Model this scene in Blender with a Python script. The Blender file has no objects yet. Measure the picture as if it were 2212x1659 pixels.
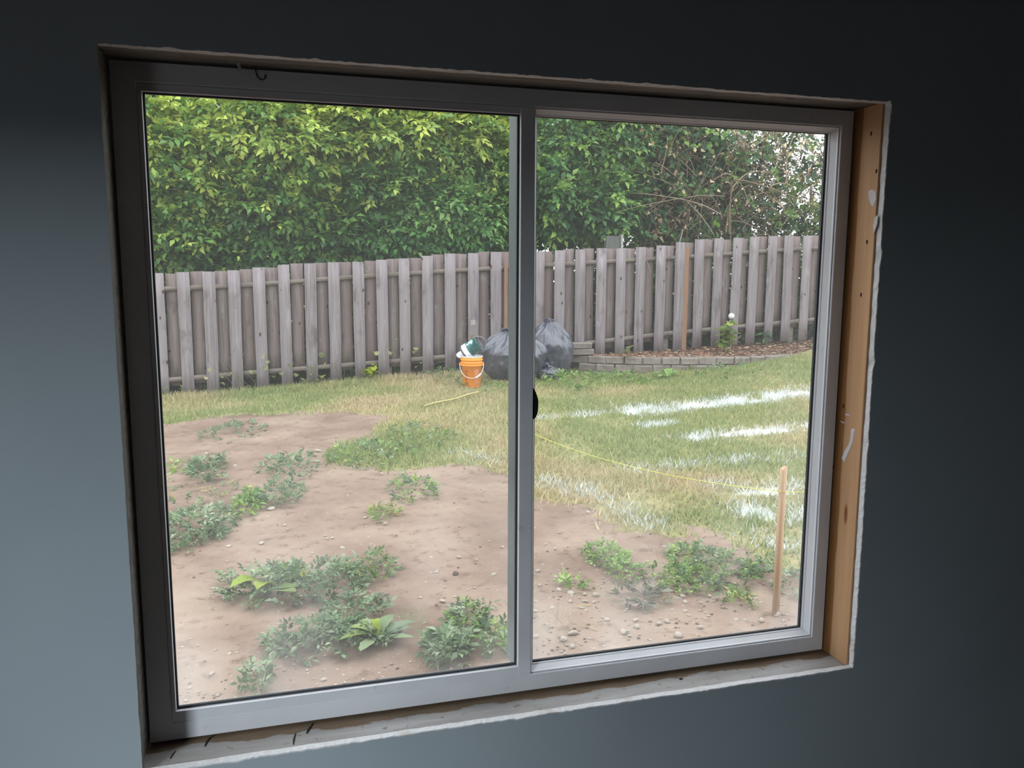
import bpy, bmesh, math, random
import numpy as np
from mathutils import Matrix, Vector

random.seed(11)
RNG = np.random.default_rng(11)
SC = bpy.context.scene
COL = SC.collection
PI = math.pi

# ------------------------------------------------------------------ camera
# world: x along the window wall, y outwards to the garden, z up; origin = lower corner of the window frame's room face
CR = np.array([[0.96360022, -0.26731136, 0.0043879], [-0.03182166, -0.13097542, -0.99087478], [0.26544679, 0.95466752, -0.13471423]])
CP = np.array([0.2286337, -1.24371384, 0.714126])
FPX = 1718.0
cam = bpy.data.cameras.new('camera')
cam.sensor_width = 36.0
cam.lens = 36.0 * FPX / 2212.0
cam.clip_start, cam.clip_end = 0.02, 300
camo = bpy.data.objects.new('camera', cam)
COL.objects.link(camo)
m = Matrix.Identity(4)
for i in range(3):
    m[i][0], m[i][1], m[i][2], m[i][3] = CR[0][i], -CR[1][i], -CR[2][i], CP[i]
camo.matrix_world = m
SC.camera = camo

# ------------------------------------------------------------------ sky, added side lamp, exposure
SKY = 3.45
w = bpy.data.worlds.new('overcast_sky')
SC.world = w
w.use_nodes = True
nt = w.node_tree
nt.nodes.clear()
tc = nt.nodes.new('ShaderNodeTexCoord')
sx = nt.nodes.new('ShaderNodeSeparateXYZ')
mr = nt.nodes.new('ShaderNodeMapRange')
mr.inputs['From Min'].default_value, mr.inputs['From Max'].default_value = 0.0, 1.0
mr.inputs['To Min'].default_value, mr.inputs['To Max'].default_value = 0.8, 1.15
bg = nt.nodes.new('ShaderNodeBackground')
bg.inputs['Color'].default_value = (0.93, 0.965, 1.0, 1)
mu = nt.nodes.new('ShaderNodeMath'); mu.operation = 'MULTIPLY'; mu.inputs[1].default_value = SKY
wo = nt.nodes.new('ShaderNodeOutputWorld')
nt.links.new(tc.outputs['Generated'], sx.inputs[0]); nt.links.new(sx.outputs['Z'], mr.inputs['Value'])
nt.links.new(mr.outputs[0], mu.inputs[0]); nt.links.new(mu.outputs[0], bg.inputs['Strength']); nt.links.new(bg.outputs[0], wo.inputs['Surface'])

LAMP_W = 300.0     # added lamp beyond the assumed side window, made far brighter than the sky
al = bpy.data.lights.new('added_side_lamp', 'AREA')
al.shape = 'RECTANGLE'; al.size = 1.15; al.size_y = 1.12
al.energy = LAMP_W; al.color = (0.86, 0.95, 1.0)
alo = bpy.data.objects.new('added_side_lamp', al)
COL.objects.link(alo)
alo.location = (-1.95, -2.85, 1.50)
alo.rotation_euler = (Vector((0.0, -0.08, 0.3)) - alo.location).to_track_quat('-Z', 'Y').to_euler()

SC.view_settings.view_transform = 'Standard'
SC.view_settings.look = 'None'
SC.view_settings.gamma = 1.0
SC.view_settings.use_curve_mapping = False
SC.view_settings.exposure = 0.0
SC.cycles.max_bounces = 8
SC.cycles.diffuse_bounces = 4
SC.cycles.glossy_bounces = 2
SC.cycles.transmission_bounces = 4
SC.cycles.transparent_max_bounces = 12
SC.cycles.caustics_reflective = False
SC.cycles.caustics_refractive = False

# ------------------------------------------------------------------ small helpers
def lin(r, g, b, k=1.0):
    f = lambda c: (c / 12.92 if c <= 0.04045 else ((c + 0.055) / 1.055) ** 2.4)
    return (f(r / 255) * k, f(g / 255) * k, f(b / 255) * k, 1.0)

def hash2(ix, iy, s):
    h = (ix.astype(np.int64) * 374761393 + iy.astype(np.int64) * 668265263 + s * 974634777) & 0x7fffffff
    h = ((h ^ (h >> 13)) * 1274126177) & 0x7fffffff
    h = h ^ (h >> 16)
    return (h & 0xffff) / 65535.0

def vnoise(x, y, s=0):
    x = np.asarray(x, float); y = np.asarray(y, float)
    ix, iy = np.floor(x), np.floor(y)
    fx, fy = x - ix, y - iy
    fx, fy = fx * fx * (3 - 2 * fx), fy * fy * (3 - 2 * fy)
    a, b = hash2(ix, iy, s), hash2(ix + 1, iy, s)
    c, d = hash2(ix, iy + 1, s), hash2(ix + 1, iy + 1, s)
    return (a * (1 - fx) + b * fx) * (1 - fy) + (c * (1 - fx) + d * fx) * fy

def fbm(x, y, s=0, o=3):
    t, a, n = 0.0, 0.5, 0.0
    for k in range(o):
        t = t + a * vnoise(np.asarray(x) * 2 ** k, np.asarray(y) * 2 ** k, s + k * 17); n += a; a *= 0.5
    return t / n

def sstep(t):
    t = np.clip(t, 0, 1); return t * t * (3 - 2 * t)

def tag(o, label=None, cat=None, group=None, kind=None):
    if label: o['label'] = label
    if cat: o['category'] = cat
    if group: o['group'] = group
    if kind: o['kind'] = kind
    return o

def link(name, data, parent=None, loc=None):
    o = bpy.data.objects.new(name, data)
    COL.objects.link(o)
    if parent is not None: o.parent = parent
    if loc is not None: o.location = loc
    return o

def empty(name, loc, rot=(0, 0, 0)):
    o = bpy.data.objects.new(name, None); o.empty_display_size = 0.1
    COL.objects.link(o); o.location = loc; o.rotation_euler = rot
    return o

def np_mesh(name, V, tris=None, quads=None, mat=None, col=None, smooth=False, midx=None):
    me = bpy.data.meshes.new(name)
    V = np.asarray(V, np.float32).reshape(-1, 3)
    me.vertices.add(len(V)); me.vertices.foreach_set('co', V.ravel())
    L, S = [], []
    n = 0
    for A, k in ((quads, 4), (tris, 3)):
        if A is None or len(A) == 0: continue
        A = np.asarray(A, np.int32).reshape(-1, k)
        L.append(A.ravel()); S.append(n + np.arange(len(A), dtype=np.int32) * k); n += A.size
    L = np.concatenate(L); S = np.concatenate(S)
    me.loops.add(len(L)); me.loops.foreach_set('vertex_index', L)
    me.polygons.add(len(S)); me.polygons.foreach_set('loop_start', S)
    if midx is not None: me.polygons.foreach_set('material_index', np.asarray(midx, np.int32))
    me.update(calc_edges=True); me.validate()
    if smooth: me.polygons.foreach_set('use_smooth', np.ones(len(me.polygons), bool))
    if col is not None:
        at_ = me.color_attributes.new('Col', 'FLOAT_COLOR', 'POINT')
        c = np.ones((len(V), 4), np.float32); c[:, :3] = np.asarray(col, np.float32)[:, :3]
        at_.data.foreach_set('color', c.ravel())
    mats = mat if isinstance(mat, (list, tuple)) else [mat]
    for q in mats:
        if q is not None: me.materials.append(q)
    return me

def box_me(name, sx_, sy_, sz_, mat, bevel=0.0, seg=1, base=False):
    bm = bmesh.new(); bmesh.ops.create_cube(bm, size=1.0)
    for v in bm.verts:
        v.co = Vector((v.co.x * sx_, v.co.y * sy_, (v.co.z + (0.5 if base else 0)) * sz_))
    if bevel: bmesh.ops.bevel(bm, geom=list(bm.edges), offset=bevel, segments=seg, affect='EDGES', profile=0.6)
    me = bpy.data.meshes.new(name); bm.to_mesh(me); bm.free(); me.materials.append(mat)
    return me

def bar(name, x0, x1, y0, y1, z0, z1, mat, parent=None, bevel=0.001, off=(0, 0, 0), seg=1):
    """a bevelled bar given by its absolute bounds, under a parent standing at OFF"""
    me = box_me(name, x1 - x0, y1 - y0, z1 - z0, mat, bevel, seg)
    return link(name, me, parent, ((x0 + x1) / 2 - off[0], (y0 + y1) / 2 - off[1], (z0 + z1) / 2 - off[2]))

def lathe(prof, n=24, close_top=False, close_bot=False):
    """profile (r, z) pairs -> verts, quads, tris"""
    a = np.linspace(0, 2 * PI, n, endpoint=False)
    V = [[(r * math.cos(t), r * math.sin(t), z) for t in a] for r, z in prof]
    V = np.array(V).reshape(-1, 3); Q = []
    for i in range(len(prof) - 1):
        for j in range(n):
            k = (j + 1) % n
            Q.append((i * n + j, i * n + k, (i + 1) * n + k, (i + 1) * n + j))
    T = []
    V = list(map(tuple, V))
    if close_bot:
        V.append((0, 0, prof[0][1])); c = len(V) - 1
        T += [(c, (j + 1) % n, j) for j in range(n)]
    if close_top:
        V.append((0, 0, prof[-1][1])); c = len(V) - 1; b = (len(prof) - 1) * n
        T += [(c, b + j, b + (j + 1) % n) for j in range(n)]
    return np.array(V), Q, T

def tube(path, rad, n=5):
    """a tube along a list of points -> verts, quads"""
    P = np.asarray(path, float); m_ = len(P)
    rad = np.broadcast_to(np.asarray(rad, float), (m_,))
    T = np.gradient(P, axis=0); T /= np.linalg.norm(T, axis=1)[:, None] + 1e-9
    ref = np.array([0.31, 0.22, 0.92]) if abs(T[0] @ np.array([0.31, 0.22, 0.92])) < 0.9 else np.array([1.0, 0, 0])
    A = np.cross(T, ref); A /= np.linalg.norm(A, axis=1)[:, None] + 1e-9
    B = np.cross(T, A)
    a = np.linspace(0, 2 * PI, n, endpoint=False)
    V = P[:, None, :] + rad[:, None, None] * (np.cos(a)[None, :, None] * A[:, None, :] + np.sin(a)[None, :, None] * B[:, None, :])
    Q = [(i * n + j, i * n + (j + 1) % n, (i + 1) * n + (j + 1) % n, (i + 1) * n + j) for i in range(m_ - 1) for j in range(n)]
    Q += [(0, 1, 2, 3)] if n == 4 else []
    return V.reshape(-1, 3), Q

class Soup:
    """joins vertex/face arrays into one mesh"""
    def __init__(s): s.V, s.Q, s.T, s.C, s.n = [], [], [], [], 0
    def add(s, V, Q=(), T=(), col=None):
        V = np.asarray(V, float).reshape(-1, 3)
        if len(Q): s.Q.append(np.asarray(Q, int) + s.n)
        if len(T): s.T.append(np.asarray(T, int) + s.n)
        s.V.append(V)
        if col is not None: s.C.append(np.broadcast_to(np.asarray(col, float)[..., :3], (len(V), 3)))
        s.n += len(V)
    def mesh(s, name, mat, smooth=False):
        return np_mesh(name, np.concatenate(s.V), np.concatenate(s.T) if s.T else None, np.concatenate(s.Q) if s.Q else None, mat,
                       np.concatenate(s.C) if s.C else None, smooth)

# ------------------------------------------------------------------ materials
class NT:
    def __init__(s, name):
        s.m = bpy.data.materials.new(name); s.m.use_nodes = True; s.t = s.m.node_tree; s.t.nodes.clear()
        s.out = s.n('OutputMaterial'); s.tc = s.n('TexCoord')
    def n(s, typ, **kw):
        q = s.t.nodes.new('ShaderNode' + typ)
        for k, v in kw.items(): setattr(q, k, v)
        return q
    def l(s, a, b): s.t.links.new(a, b)
    def mapping(s, scale=(1, 1, 1), src='Object', rnd=False):
        mp = s.n('Mapping'); mp.inputs['Scale'].default_value = scale; s.l(s.tc.outputs[src], mp.inputs['Vector'])
        if rnd:
            oi = s.n('ObjectInfo'); ml = s.n('Math', operation='MULTIPLY'); ml.inputs[1].default_value = 91.7
            s.l(oi.outputs['Random'], ml.inputs[0]); cb = s.n('CombineXYZ')
            for q in range(3): s.l(ml.outputs[0], cb.inputs[q])
            s.l(cb.outputs[0], mp.inputs['Location'])
        return mp.outputs[0]
    def noise(s, vec, scale, detail=3.0, rough=0.55):
        q = s.n('TexNoise'); q.inputs['Scale'].default_value = scale; q.inputs['Detail'].default_value = detail; q.inputs['Roughness'].default_value = rough
        s.l(vec, q.inputs['Vector']); return q.outputs['Fac']
    def ramp(s, fac, stops):
        q = s.n('ValToRGB'); e = q.color_ramp.elements
        while len(e) < len(stops): e.new(0.5)
        for k, (p, c) in enumerate(stops): e[k].position = p; e[k].color = c
        s.l(fac, q.inputs['Fac']); return q.outputs['Color']
    def mix(s, fac, a, b, typ='MIX'):
        q = s.n('Mix', data_type='RGBA', blend_type=typ)
        for sock, v in ((q.inputs[0], fac), (q.inputs[6], a), (q.inputs[7], b)):
            if isinstance(v, (int, float)): sock.default_value = v
            elif isinstance(v, tuple): sock.default_value = v
            else: s.l(v, sock)
        return q.outputs[2]
    def mask(s, fac, lo, hi):
        q = s.n('MapRange', interpolation_type='SMOOTHSTEP'); q.inputs['From Min'].default_value = lo; q.inputs['From Max'].default_value = hi
        s.l(fac, q.inputs['Value']); return q.outputs[0]
    def attr(s, name, out='Color'):
        q = s.n('Attribute'); q.attribute_name = name; return q.outputs[out]
    def math(s, op, a, b=0.0):
        q = s.n('Math', operation=op)
        for sock, v in ((q.inputs[0], a), (q.inputs[1], b)):
            if isinstance(v, (int, float)): sock.default_value = v
            else: s.l(v, sock)
        return q.outputs[0]
    def bsdf(s, color, rough=0.7, spec=0.3, bump=None, bstr=0.3, bdist=0.01, metal=0.0):
        p = s.n('BsdfPrincipled')
        if isinstance(color, tuple): p.inputs['Base Color'].default_value = color
        else: s.l(color, p.inputs['Base Color'])
        if isinstance(rough, (int, float)): p.inputs['Roughness'].default_value = rough
        else: s.l(rough, p.inputs['Roughness'])
        p.inputs['Specular IOR Level'].default_value = spec; p.inputs['Metallic'].default_value = metal
        if bump is not None:
            b = s.n('Bump'); b.inputs['Strength'].default_value = bstr; b.inputs['Distance'].default_value = bdist
            s.l(bump, b.inputs['Height']); s.l(b.outputs[0], p.inputs['Normal'])
        s.p = p
        s.l(p.outputs[0], s.out.inputs['Surface']); return s.m

def simple(name, c, rough=0.6, spec=0.3, var=0.12, scale=20.0, bump=0.0, metal=0.0):
    q = NT(name); v = q.mapping(); f = q.noise(v, scale)
    d = tuple(x * (1 - var) for x in c[:3]) + (1,); e = tuple(min(1, x * (1 + var)) for x in c[:3]) + (1,)
    return q.bsdf(q.ramp(f, [(0.3, d), (0.7, e)]), rough, spec, f if bump else None, bump, 0.004, metal)

def m_paint():
    q = NT('blue_grey_wall_paint'); v = q.mapping()
    f = q.noise(v, 3.0, 2.0); g = q.noise(v, 420.0, 2.0)
    return q.bsdf(q.ramp(f, [(0.3, lin(160, 169, 178)), (0.7, lin(167, 176, 184))]), 0.6, 0.25, g, 0.08, 0.0006)

def m_gypsum():
    q = NT('torn_gypsum_edge'); v = q.mapping(); f = q.noise(v, 160.0, 4.0); g = q.noise(v, 14.0, 3.0)
    c = q.mix(q.mask(g, 0.56, 0.7), q.ramp(f, [(0.3, lin(196, 194, 196)), (0.7, lin(214, 213, 216))]), lin(184, 178, 172))
    return q.bsdf(c, 0.9, 0.1, f, 0.25, 0.001)

def m_sill():
    q = NT('old_painted_sill_lumber'); v = q.mapping(); vs = q.mapping((2.0, 14, 14))
    a = q.noise(vs, 3.0, 4.0); b = q.noise(v, 55.0, 4.0); e = q.noise(q.mapping((5, 16, 5)), 3.0, 5.0)
    base = q.ramp(a, [(0.3, lin(142, 138, 136)), (0.55, lin(160, 157, 156)), (0.75, lin(172, 171, 174))])
    base = q.mix(q.mask(b, 0.6, 0.72), base, lin(134, 120, 106))
    sp = q.n('SeparateXYZ'); q.l(q.tc.outputs['Object'], sp.inputs[0])
    # bare tan strip where the old window covered the wood, next to the new frame
    t = q.math('ADD', q.math('MULTIPLY', e, 0.045), q.math('SUBTRACT', sp.outputs['Y'], 0.005))
    base = q.mix(q.mask(t, 0.0, 0.004), base, q.ramp(a, [(0.3, lin(106, 88, 70)), (0.7, lin(136, 116, 98))]))
    return q.bsdf(base, 0.75, 0.2, b, 0.35, 0.002)

def m_header():
    q = NT('weathered_header_lumber'); v = q.mapping((1.5, 22, 22)); a = q.noise(v, 4.0, 4.0); b = q.noise(q.mapping(), 30.0)
    c = q.ramp(a, [(0.3, lin(112, 106, 100)), (0.6, lin(140, 134, 128)), (0.8, lin(154, 150, 146))])
    c = q.mix(q.mask(b, 0.6, 0.75), c, lin(104, 90, 78))
    return q.bsdf(c, 0.8, 0.15, a, 0.3, 0.002)

def m_stud():
    q = NT('raw_pine_stud'); v = q.mapping((1, 26, 1.3)); a = q.noise(v, 2.4, 4.0, 0.5)
    sp = q.n('SeparateXYZ'); q.l(q.tc.outputs['Object'], sp.inputs[0])
    raw = q.ramp(a, [(0.3, lin(164, 116, 72)), (0.55, lin(180, 132, 86)), (0.75, lin(192, 148, 102))])
    wv = q.noise(q.mapping((1, 1, 3)), 2.5, 2.0)
    pale = q.mix(0.35, raw, lin(178, 154, 132))
    old = q.mix(0.7, raw, lin(112, 72, 36))
    t = q.math('ADD', sp.outputs['Y'], q.math('MULTIPLY', wv, 0.012))
    c = q.mix(q.mask(t, -0.0095, -0.0055), pale, old)
    kn = q.n('TexVoronoi'); kn.inputs['Scale'].default_value = 3.4; q.l(q.mapping((1, 6.5, 1.5)), kn.inputs['Vector'])
    c = q.mix(q.mask(kn.outputs['Distance'], 0.13, 0.06), c, lin(120, 72, 40))
    return q.bsdf(c, 0.6, 0.2, a, 0.15, 0.001)

def m_vinyl():
    q = NT('white_vinyl'); v = q.mapping(); f = q.noise(v, 6.0, 3.0); d = q.noise(v, 40.0, 4.0)
    c = q.ramp(f, [(0.3, lin(212, 212, 218)), (0.7, lin(224, 224, 230))])
    c = q.mix(q.mask(d, 0.64, 0.8), c, lin(198, 196, 198))
    return q.bsdf(c, 0.42, 0.4)

def m_glass():
    q = NT('dusty_window_glass')
    tr = q.n('BsdfTransparent'); tr.inputs['Color'].default_value = (0.965, 0.975, 0.97, 1)
    gl = q.n('BsdfGlossy'); gl.inputs['Roughness'].default_value = 0.02; gl.inputs['Color'].default_value = (1, 1, 1, 1)
    fr = q.n('Fresnel'); fr.inputs['IOR'].default_value = 1.35
    gb = q.n('NewGeometry'); ff = q.math('MULTIPLY', fr.outputs[0], q.math('SUBTRACT', 1.0, gb.outputs['Backfacing']))
    m1 = q.n('MixShader'); q.l(ff, m1.inputs[0]); q.l(tr.outputs[0], m1.inputs[1]); q.l(gl.outputs[0], m1.inputs[2])
    # dust film: thickest low on the pane and near its corners, in wiped streaks
    sp = q.n('SeparateXYZ'); q.l(q.tc.outputs['Generated'], sp.inputs[0])
    a = q.noise(q.mapping((3.0, 1, 1.6)), 2.2, 3.0)
    low = q.math('POWER', q.math('SUBTRACT', 1.0, sp.outputs['Z']), 3.0)
    side = q.math('ABSOLUTE', q.math('SUBTRACT', sp.outputs['X'], 0.5))
    side = q.math('MULTIPLY', side, 1.6)
    f = q.math('MULTIPLY', q.math('MULTIPLY', low, q.math('ADD', side, 0.15)), q.mask(a, 0.34, 0.7))
    f = q.math('ADD', q.math('MULTIPLY', f, 0.20), 0.024)
    df = q.n('BsdfTranslucent'); df.inputs['Color'].default_value = (0.8, 0.8, 0.8, 1)
    m2 = q.n('MixShader'); q.l(f, m2.inputs[0]); q.l(m1.outputs[0], m2.inputs[1]); q.l(df.outputs[0], m2.inputs[2])
    q.l(m2.outputs[0], q.out.inputs['Surface']); return q.m

def m_leaf(name, trans=0.35, rough=0.45, spec=0.35):
    q = NT(name); c = q.attr('Col'); v = q.mapping(); f = q.noise(v, 60.0, 2.0)
    c2 = q.mix(0.25, c, q.ramp(f, [(0.3, (0.55, 0.55, 0.55, 1)), (0.7, (1, 1, 1, 1))]), 'MULTIPLY')
    p = q.n('BsdfPrincipled'); q.l(c2, p.inputs['Base Color']); p.inputs['Roughness'].default_value = rough; p.inputs['Specular IOR Level'].default_value = spec
    t = q.n('BsdfTranslucent'); q.l(c2, t.inputs['Color'])
    mx = q.n('MixShader'); mx.inputs[0].default_value = trans; q.l(p.outputs[0], mx.inputs[1]); q.l(t.outputs[0], mx.inputs[2])
    q.l(mx.outputs[0], q.out.inputs['Surface']); return q.m

def m_attr(name, rough=0.8, spec=0.2):
    q = NT(name); f = q.noise(q.mapping(), 40.0, 3.0)
    c = q.mix(0.4, q.attr('Col'), q.ramp(f, [(0.3, (0.6, 0.6, 0.6, 1)), (0.7, (1, 1, 1, 1))]), 'MULTIPLY')
    return q.bsdf(c, rough, spec, f, 0.3, 0.004)

KG = 0.56    # the albedo that, under this sky, shows at the photograph's brightness
def m_ground():
    q = NT('yard_soil_and_turf'); g = q.attr('grass', 'Fac'); li = q.attr('lime', 'Fac')
    v = q.mapping(); a = q.noise(v, 1.1, 5.0, 0.6); b = q.noise(v, 9.0, 5.0, 0.65); c = q.noise(v, 55.0, 4.0, 0.7)
    soil = q.ramp(a, [(0.28, lin(132, 110, 97, KG)), (0.48, lin(166, 142, 127, KG)), (0.68, lin(190, 168, 150, KG))])
    soil = q.mix(q.math('MULTIPLY', q.mask(b, 0.52, 0.72), 0.85), soil, lin(128, 106, 92, KG))
    soil = q.mix(q.math('MULTIPLY', q.mask(c, 0.6, 0.72), 0.6), soil, lin(206, 186, 170, KG))
    turf = q.ramp(b, [(0.32, lin(150, 150, 104, KG)), (0.5, lin(176, 168, 122, KG)), (0.68, lin(198, 182, 142, KG))])
    turf = q.mix(q.math('MULTIPLY', q.mask(c, 0.5, 0.72), 0.5), turf, lin(120, 124, 76, KG))
    col = q.mix(q.mask(q.math('ADD', g, q.math('MULTIPLY', q.math('SUBTRACT', c, 0.5), 0.6)), 0.35, 0.65), soil, turf)
    col = q.mix(q.mask(q.math('ADD', li, q.math('MULTIPLY', q.math('SUBTRACT', c, 0.5), 0.9)), 0.35, 0.8), col, lin(238, 240, 240, 0.85))
    h = q.math('ADD', q.math('MULTIPLY', c, 0.4), b)
    return q.bsdf(col, 0.95, 0.1, h, 0.55, 0.03)

def m_board(name, tones, white=0.5):
    q = NT(name); oi = q.n('ObjectInfo')
    v = q.mapping((22, 22, 0.9), rnd=True); a = q.noise(v, 1.6, 4.0, 0.6)
    v2 = q.mapping((5, 5, 2.2), rnd=True); b = q.noise(v2, 1.3, 3.0)
    c = q.ramp(a, [(0.25, tones[0]), (0.5, tones[1]), (0.75, tones[2])])
    c = q.mix(q.math('MULTIPLY', oi.outputs['Random'], 0.55), c, tones[3])
    c = q.mix(q.math('MULTIPLY', q.mask(b, 0.6, 0.78), white), c, lin(196, 194, 198, KG))
    d = q.noise(q.mapping((3, 3, 1.4), rnd=True), 1.7, 4.0)
    c = q.mix(q.math('MULTIPLY', q.mask(d, 0.56, 0.74), 0.5), c, lin(92, 82, 78, KG))
    kn = q.n('TexVoronoi'); kn.inputs['Scale'].default_value = 2.2; q.l(q.mapping((2.6, 2.6, 1.3), rnd=True), kn.inputs['Vector'])
    c = q.mix(q.mask(kn.outputs['Distance'], 0.12, 0.05), c, lin(84, 70, 64, KG))
    return q.bsdf(c, 0.85, 0.15, a, 0.35, 0.004)

def m_block():
    q = NT('grey_concrete_block'); v = q.mapping(rnd=True); a = q.noise(v, 9.0, 4.0); b = q.noise(v, 60.0, 3.0)
    c = q.ramp(a, [(0.3, lin(138, 128, 120, KG)), (0.55, lin(158, 148, 140, KG)), (0.75, lin(172, 162, 152, KG))])
    return q.bsdf(c, 0.95, 0.1, b, 0.6, 0.006)

def m_bag():
    q = NT('black_bin_bag_plastic'); v = q.mapping(rnd=True); a = q.noise(v, 5.0, 4.0, 0.6); b = q.noise(q.mapping((4.5, 4.5, 1.2), rnd=True), 4.0, 2.5)
    c = q.ramp(a, [(0.3, lin(56, 58, 70)), (0.7, lin(74, 76, 90))])
    return q.bsdf(c, 0.34, 0.9, q.math('ADD', a, b), 0.32, 0.03)

def m_can():
    q = NT('paint_can_label'); sp = q.n('SeparateXYZ'); q.l(q.tc.outputs['Object'], sp.inputs[0])
    a = q.noise(q.mapping((1, 1, 1.3)), 15.0, 2.0)
    c = q.ramp(a, [(0.3, lin(20, 74, 78, 0.8)), (0.6, lin(58, 118, 116, 0.8))])
    c = q.mix(q.mask(a, 0.60, 0.64), c, lin(206, 232, 226, 0.8))
    c = q.mix(q.mask(sp.outputs['Z'], 0.100, 0.090), c, lin(236, 238, 244, 0.8))
    c = q.mix(q.mask(sp.outputs['Z'], 0.030, 0.026), c, lin(66, 66, 74, 0.7))
    return q.bsdf(c, 0.35, 0.5)

def m_grain(name, tones, scale=(20, 20, 1.2)):
    q = NT(name); a = q.noise(q.mapping(scale, rnd=True), 2.0, 4.0)
    return q.bsdf(q.ramp(a, [(0.3, tones[0]), (0.7, tones[1])]), 0.75, 0.2, a, 0.25, 0.003)

M = dict(
    paint=m_paint(), gypsum=m_gypsum(), sill=m_sill(), header=m_header(), stud=m_stud(), vinyl=m_vinyl(), glass=m_glass(),
    gasket=simple('dark_glazing_gasket', lin(62, 64, 68), 0.6), interlock=simple('interlock_baked_shade', lin(104, 122, 124, 0.5), 0.5), latch=simple('black_latch_plastic', lin(24, 25, 28), 0.5, 0.4),  # interlock: mullion side behind the glass, its shade put into the colour
    smear=simple('white_paint_smear', lin(190, 184, 188), 0.6, 0.3, 0.06, 60), edgeshade=simple('gypsum_edge_baked_shade', lin(92, 92, 88), 0.85), dark=simple('dark_crevice', lin(38, 33, 30), 0.9),  # left drywall cut face: gypsum coloured dark, shade in place of bounce light
    steel=simple('dull_wire', lin(150, 150, 152), 0.4, 0.5, 0.1, 30, 0, 0.6), nailm=simple('rusted_nail', lin(70, 62, 58), 0.5, 0.4),
    floor=m_grain('bare_subfloor_boards', (lin(84, 72, 60), lin(104, 90, 76)), (1.5, 14, 14)), ceil=simple('white_ceiling_paint', lin(150, 150, 150), 0.9),
    siding=simple('outside_siding_paint', lin(170, 166, 158), 0.8), leaf=m_leaf('foliage_leaf'), blade=m_leaf('grass_blade', 0.3, 0.6, 0.2),
    bark=m_attr('bark_and_twig'), chips=m_attr('bark_chips'), ground=m_ground(),
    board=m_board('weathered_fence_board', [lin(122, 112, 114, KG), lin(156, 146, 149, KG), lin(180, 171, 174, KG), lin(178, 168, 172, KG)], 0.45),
    board_b=m_board('shaded_fence_board', [lin(118, 105, 103, KG), lin(148, 134, 132, KG), lin(166, 154, 153, KG), lin(136, 118, 114, KG)], 0.3),  # back boards: darker, browner copy with their shade put into the tones
    rail=m_grain('weathered_fence_rail', (lin(128, 116, 108, KG), lin(158, 146, 138, KG)), (1.2, 18, 18)),
    newpost=m_grain('newer_brown_timber', (lin(152, 116, 92, KG), lin(176, 138, 112, KG))),
    block=m_block(), bag=m_bag(), can=m_can(), bucket=simple('orange_bucket_plastic', lin(250, 150, 36, 0.85), 0.42, 0.4, 0.05),
    white=simple('white_plastic', lin(238, 238, 242, 0.72), 0.4, 0.4, 0.04), mark=simple('dark_bucket_print', lin(150, 84, 20, 0.6), 0.5),
    labelm=simple('pale_bucket_label', lin(214, 140, 96, 0.72), 0.5, 0.3, 0.15, 40), dkmetal=simple('dark_can_metal', lin(80, 80, 88, 0.7), 0.4, 0.5, 0.1, 20, 0, 0.4),
    stake=m_grain('raw_lath_wood', (lin(206, 168, 128, KG), lin(228, 192, 152, KG)), (30, 30, 1.5)), lath=simple('straw_coloured_lath', lin(222, 204, 140, KG), 0.7),
    string=simple('yellow_string', lin(222, 226, 96, 0.72), 0.7), globe=simple('frosted_globe', lin(226, 222, 220, 0.75), 0.3, 0.5),
    globe_d=simple('dark_lamp_cap', lin(74, 82, 92, 0.7), 0.35, 0.5), greypost=simple('grey_weathered_wood', lin(120, 122, 118, KG), 0.9),
    palepost=simple('pale_trim', lin(206, 204, 196, KG), 0.8), tagm=simple('pale_patch', lin(186, 178, 172, KG), 0.8),
)
def m_stone(name, c):
    q = NT(name); v = q.mapping(rnd=True); a = q.noise(v, 22.0, 4.0); oi = q.n('ObjectInfo')
    k = q.ramp(a, [(0.3, tuple(x * 0.8 for x in c[:3]) + (1,)), (0.7, c)])
    k = q.mix(q.math('MULTIPLY', oi.outputs['Random'], 0.35), k, lin(168, 146, 128, KG))
    return q.bsdf(k, 0.85, 0.2, a, 0.3, 0.004)
M['pebble'] = m_stone('pale_river_pebble', lin(218, 206, 192, KG))
M['clod'] = m_stone('dark_soil_clod', lin(104, 88, 80, KG))

# ------------------------------------------------------------------ terrain
_xs = np.array([-40, -6, -3, -1, .5, 1.3, 2.3, 3.2, 4.5, 5.5, 6.5, 7.5, 8.5, 10, 14, 50.])
_zf = np.array([-1.5, -1.25, -1.13, -1.07, -.985, -.925, -.855, -.85, -.87, -.85, -.78, -.67, -.575, -.46, -.25, .6])
_xn = np.array([-40, -4, 2.5, 6, 12, 50.]); _zn = np.array([-1.2, -1.05, -1.0, -.93, -.75, -.5])
def gz(x, y):
    x = np.asarray(x, float); y = np.asarray(y, float)
    w_ = sstep((y - 2.2) / 7.3)
    zf = (np.interp(x - .5, _xs, _zf) + np.interp(x, _xs, _zf) + np.interp(x + .5, _xs, _zf)) / 3
    zz = np.interp(x, _xn, _zn) * (1 - w_) + zf * w_
    return zz + 0.035 * (fbm(x * 1.3, y * 1.3, 3, 3) - 0.5) + 0.012 * (fbm(x * 6, y * 6, 9, 2) - 0.5)
def ray(px, py):
    d = CR.T @ np.array([(px - 1106) / FPX, (py - 829.5) / FPX, 1.0])
    return d / np.linalg.norm(d)
def at(px, py):
    """where the photograph's pixel meets the yard surface"""
    d = ray(px, py); z = -1.0
    for _ in range(40):
        s = min(max((z - CP[2]) / d[2], 0), 60); p = CP + s * d; z = 0.6 * float(gz(p[0], p[1])) + 0.4 * z
    return np.array([p[0], p[1], float(gz(p[0], p[1]))])
def at_y(px, py, y):
    d = ray(px, py); return CP + d * (y - CP[1]) / d[1]
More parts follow.
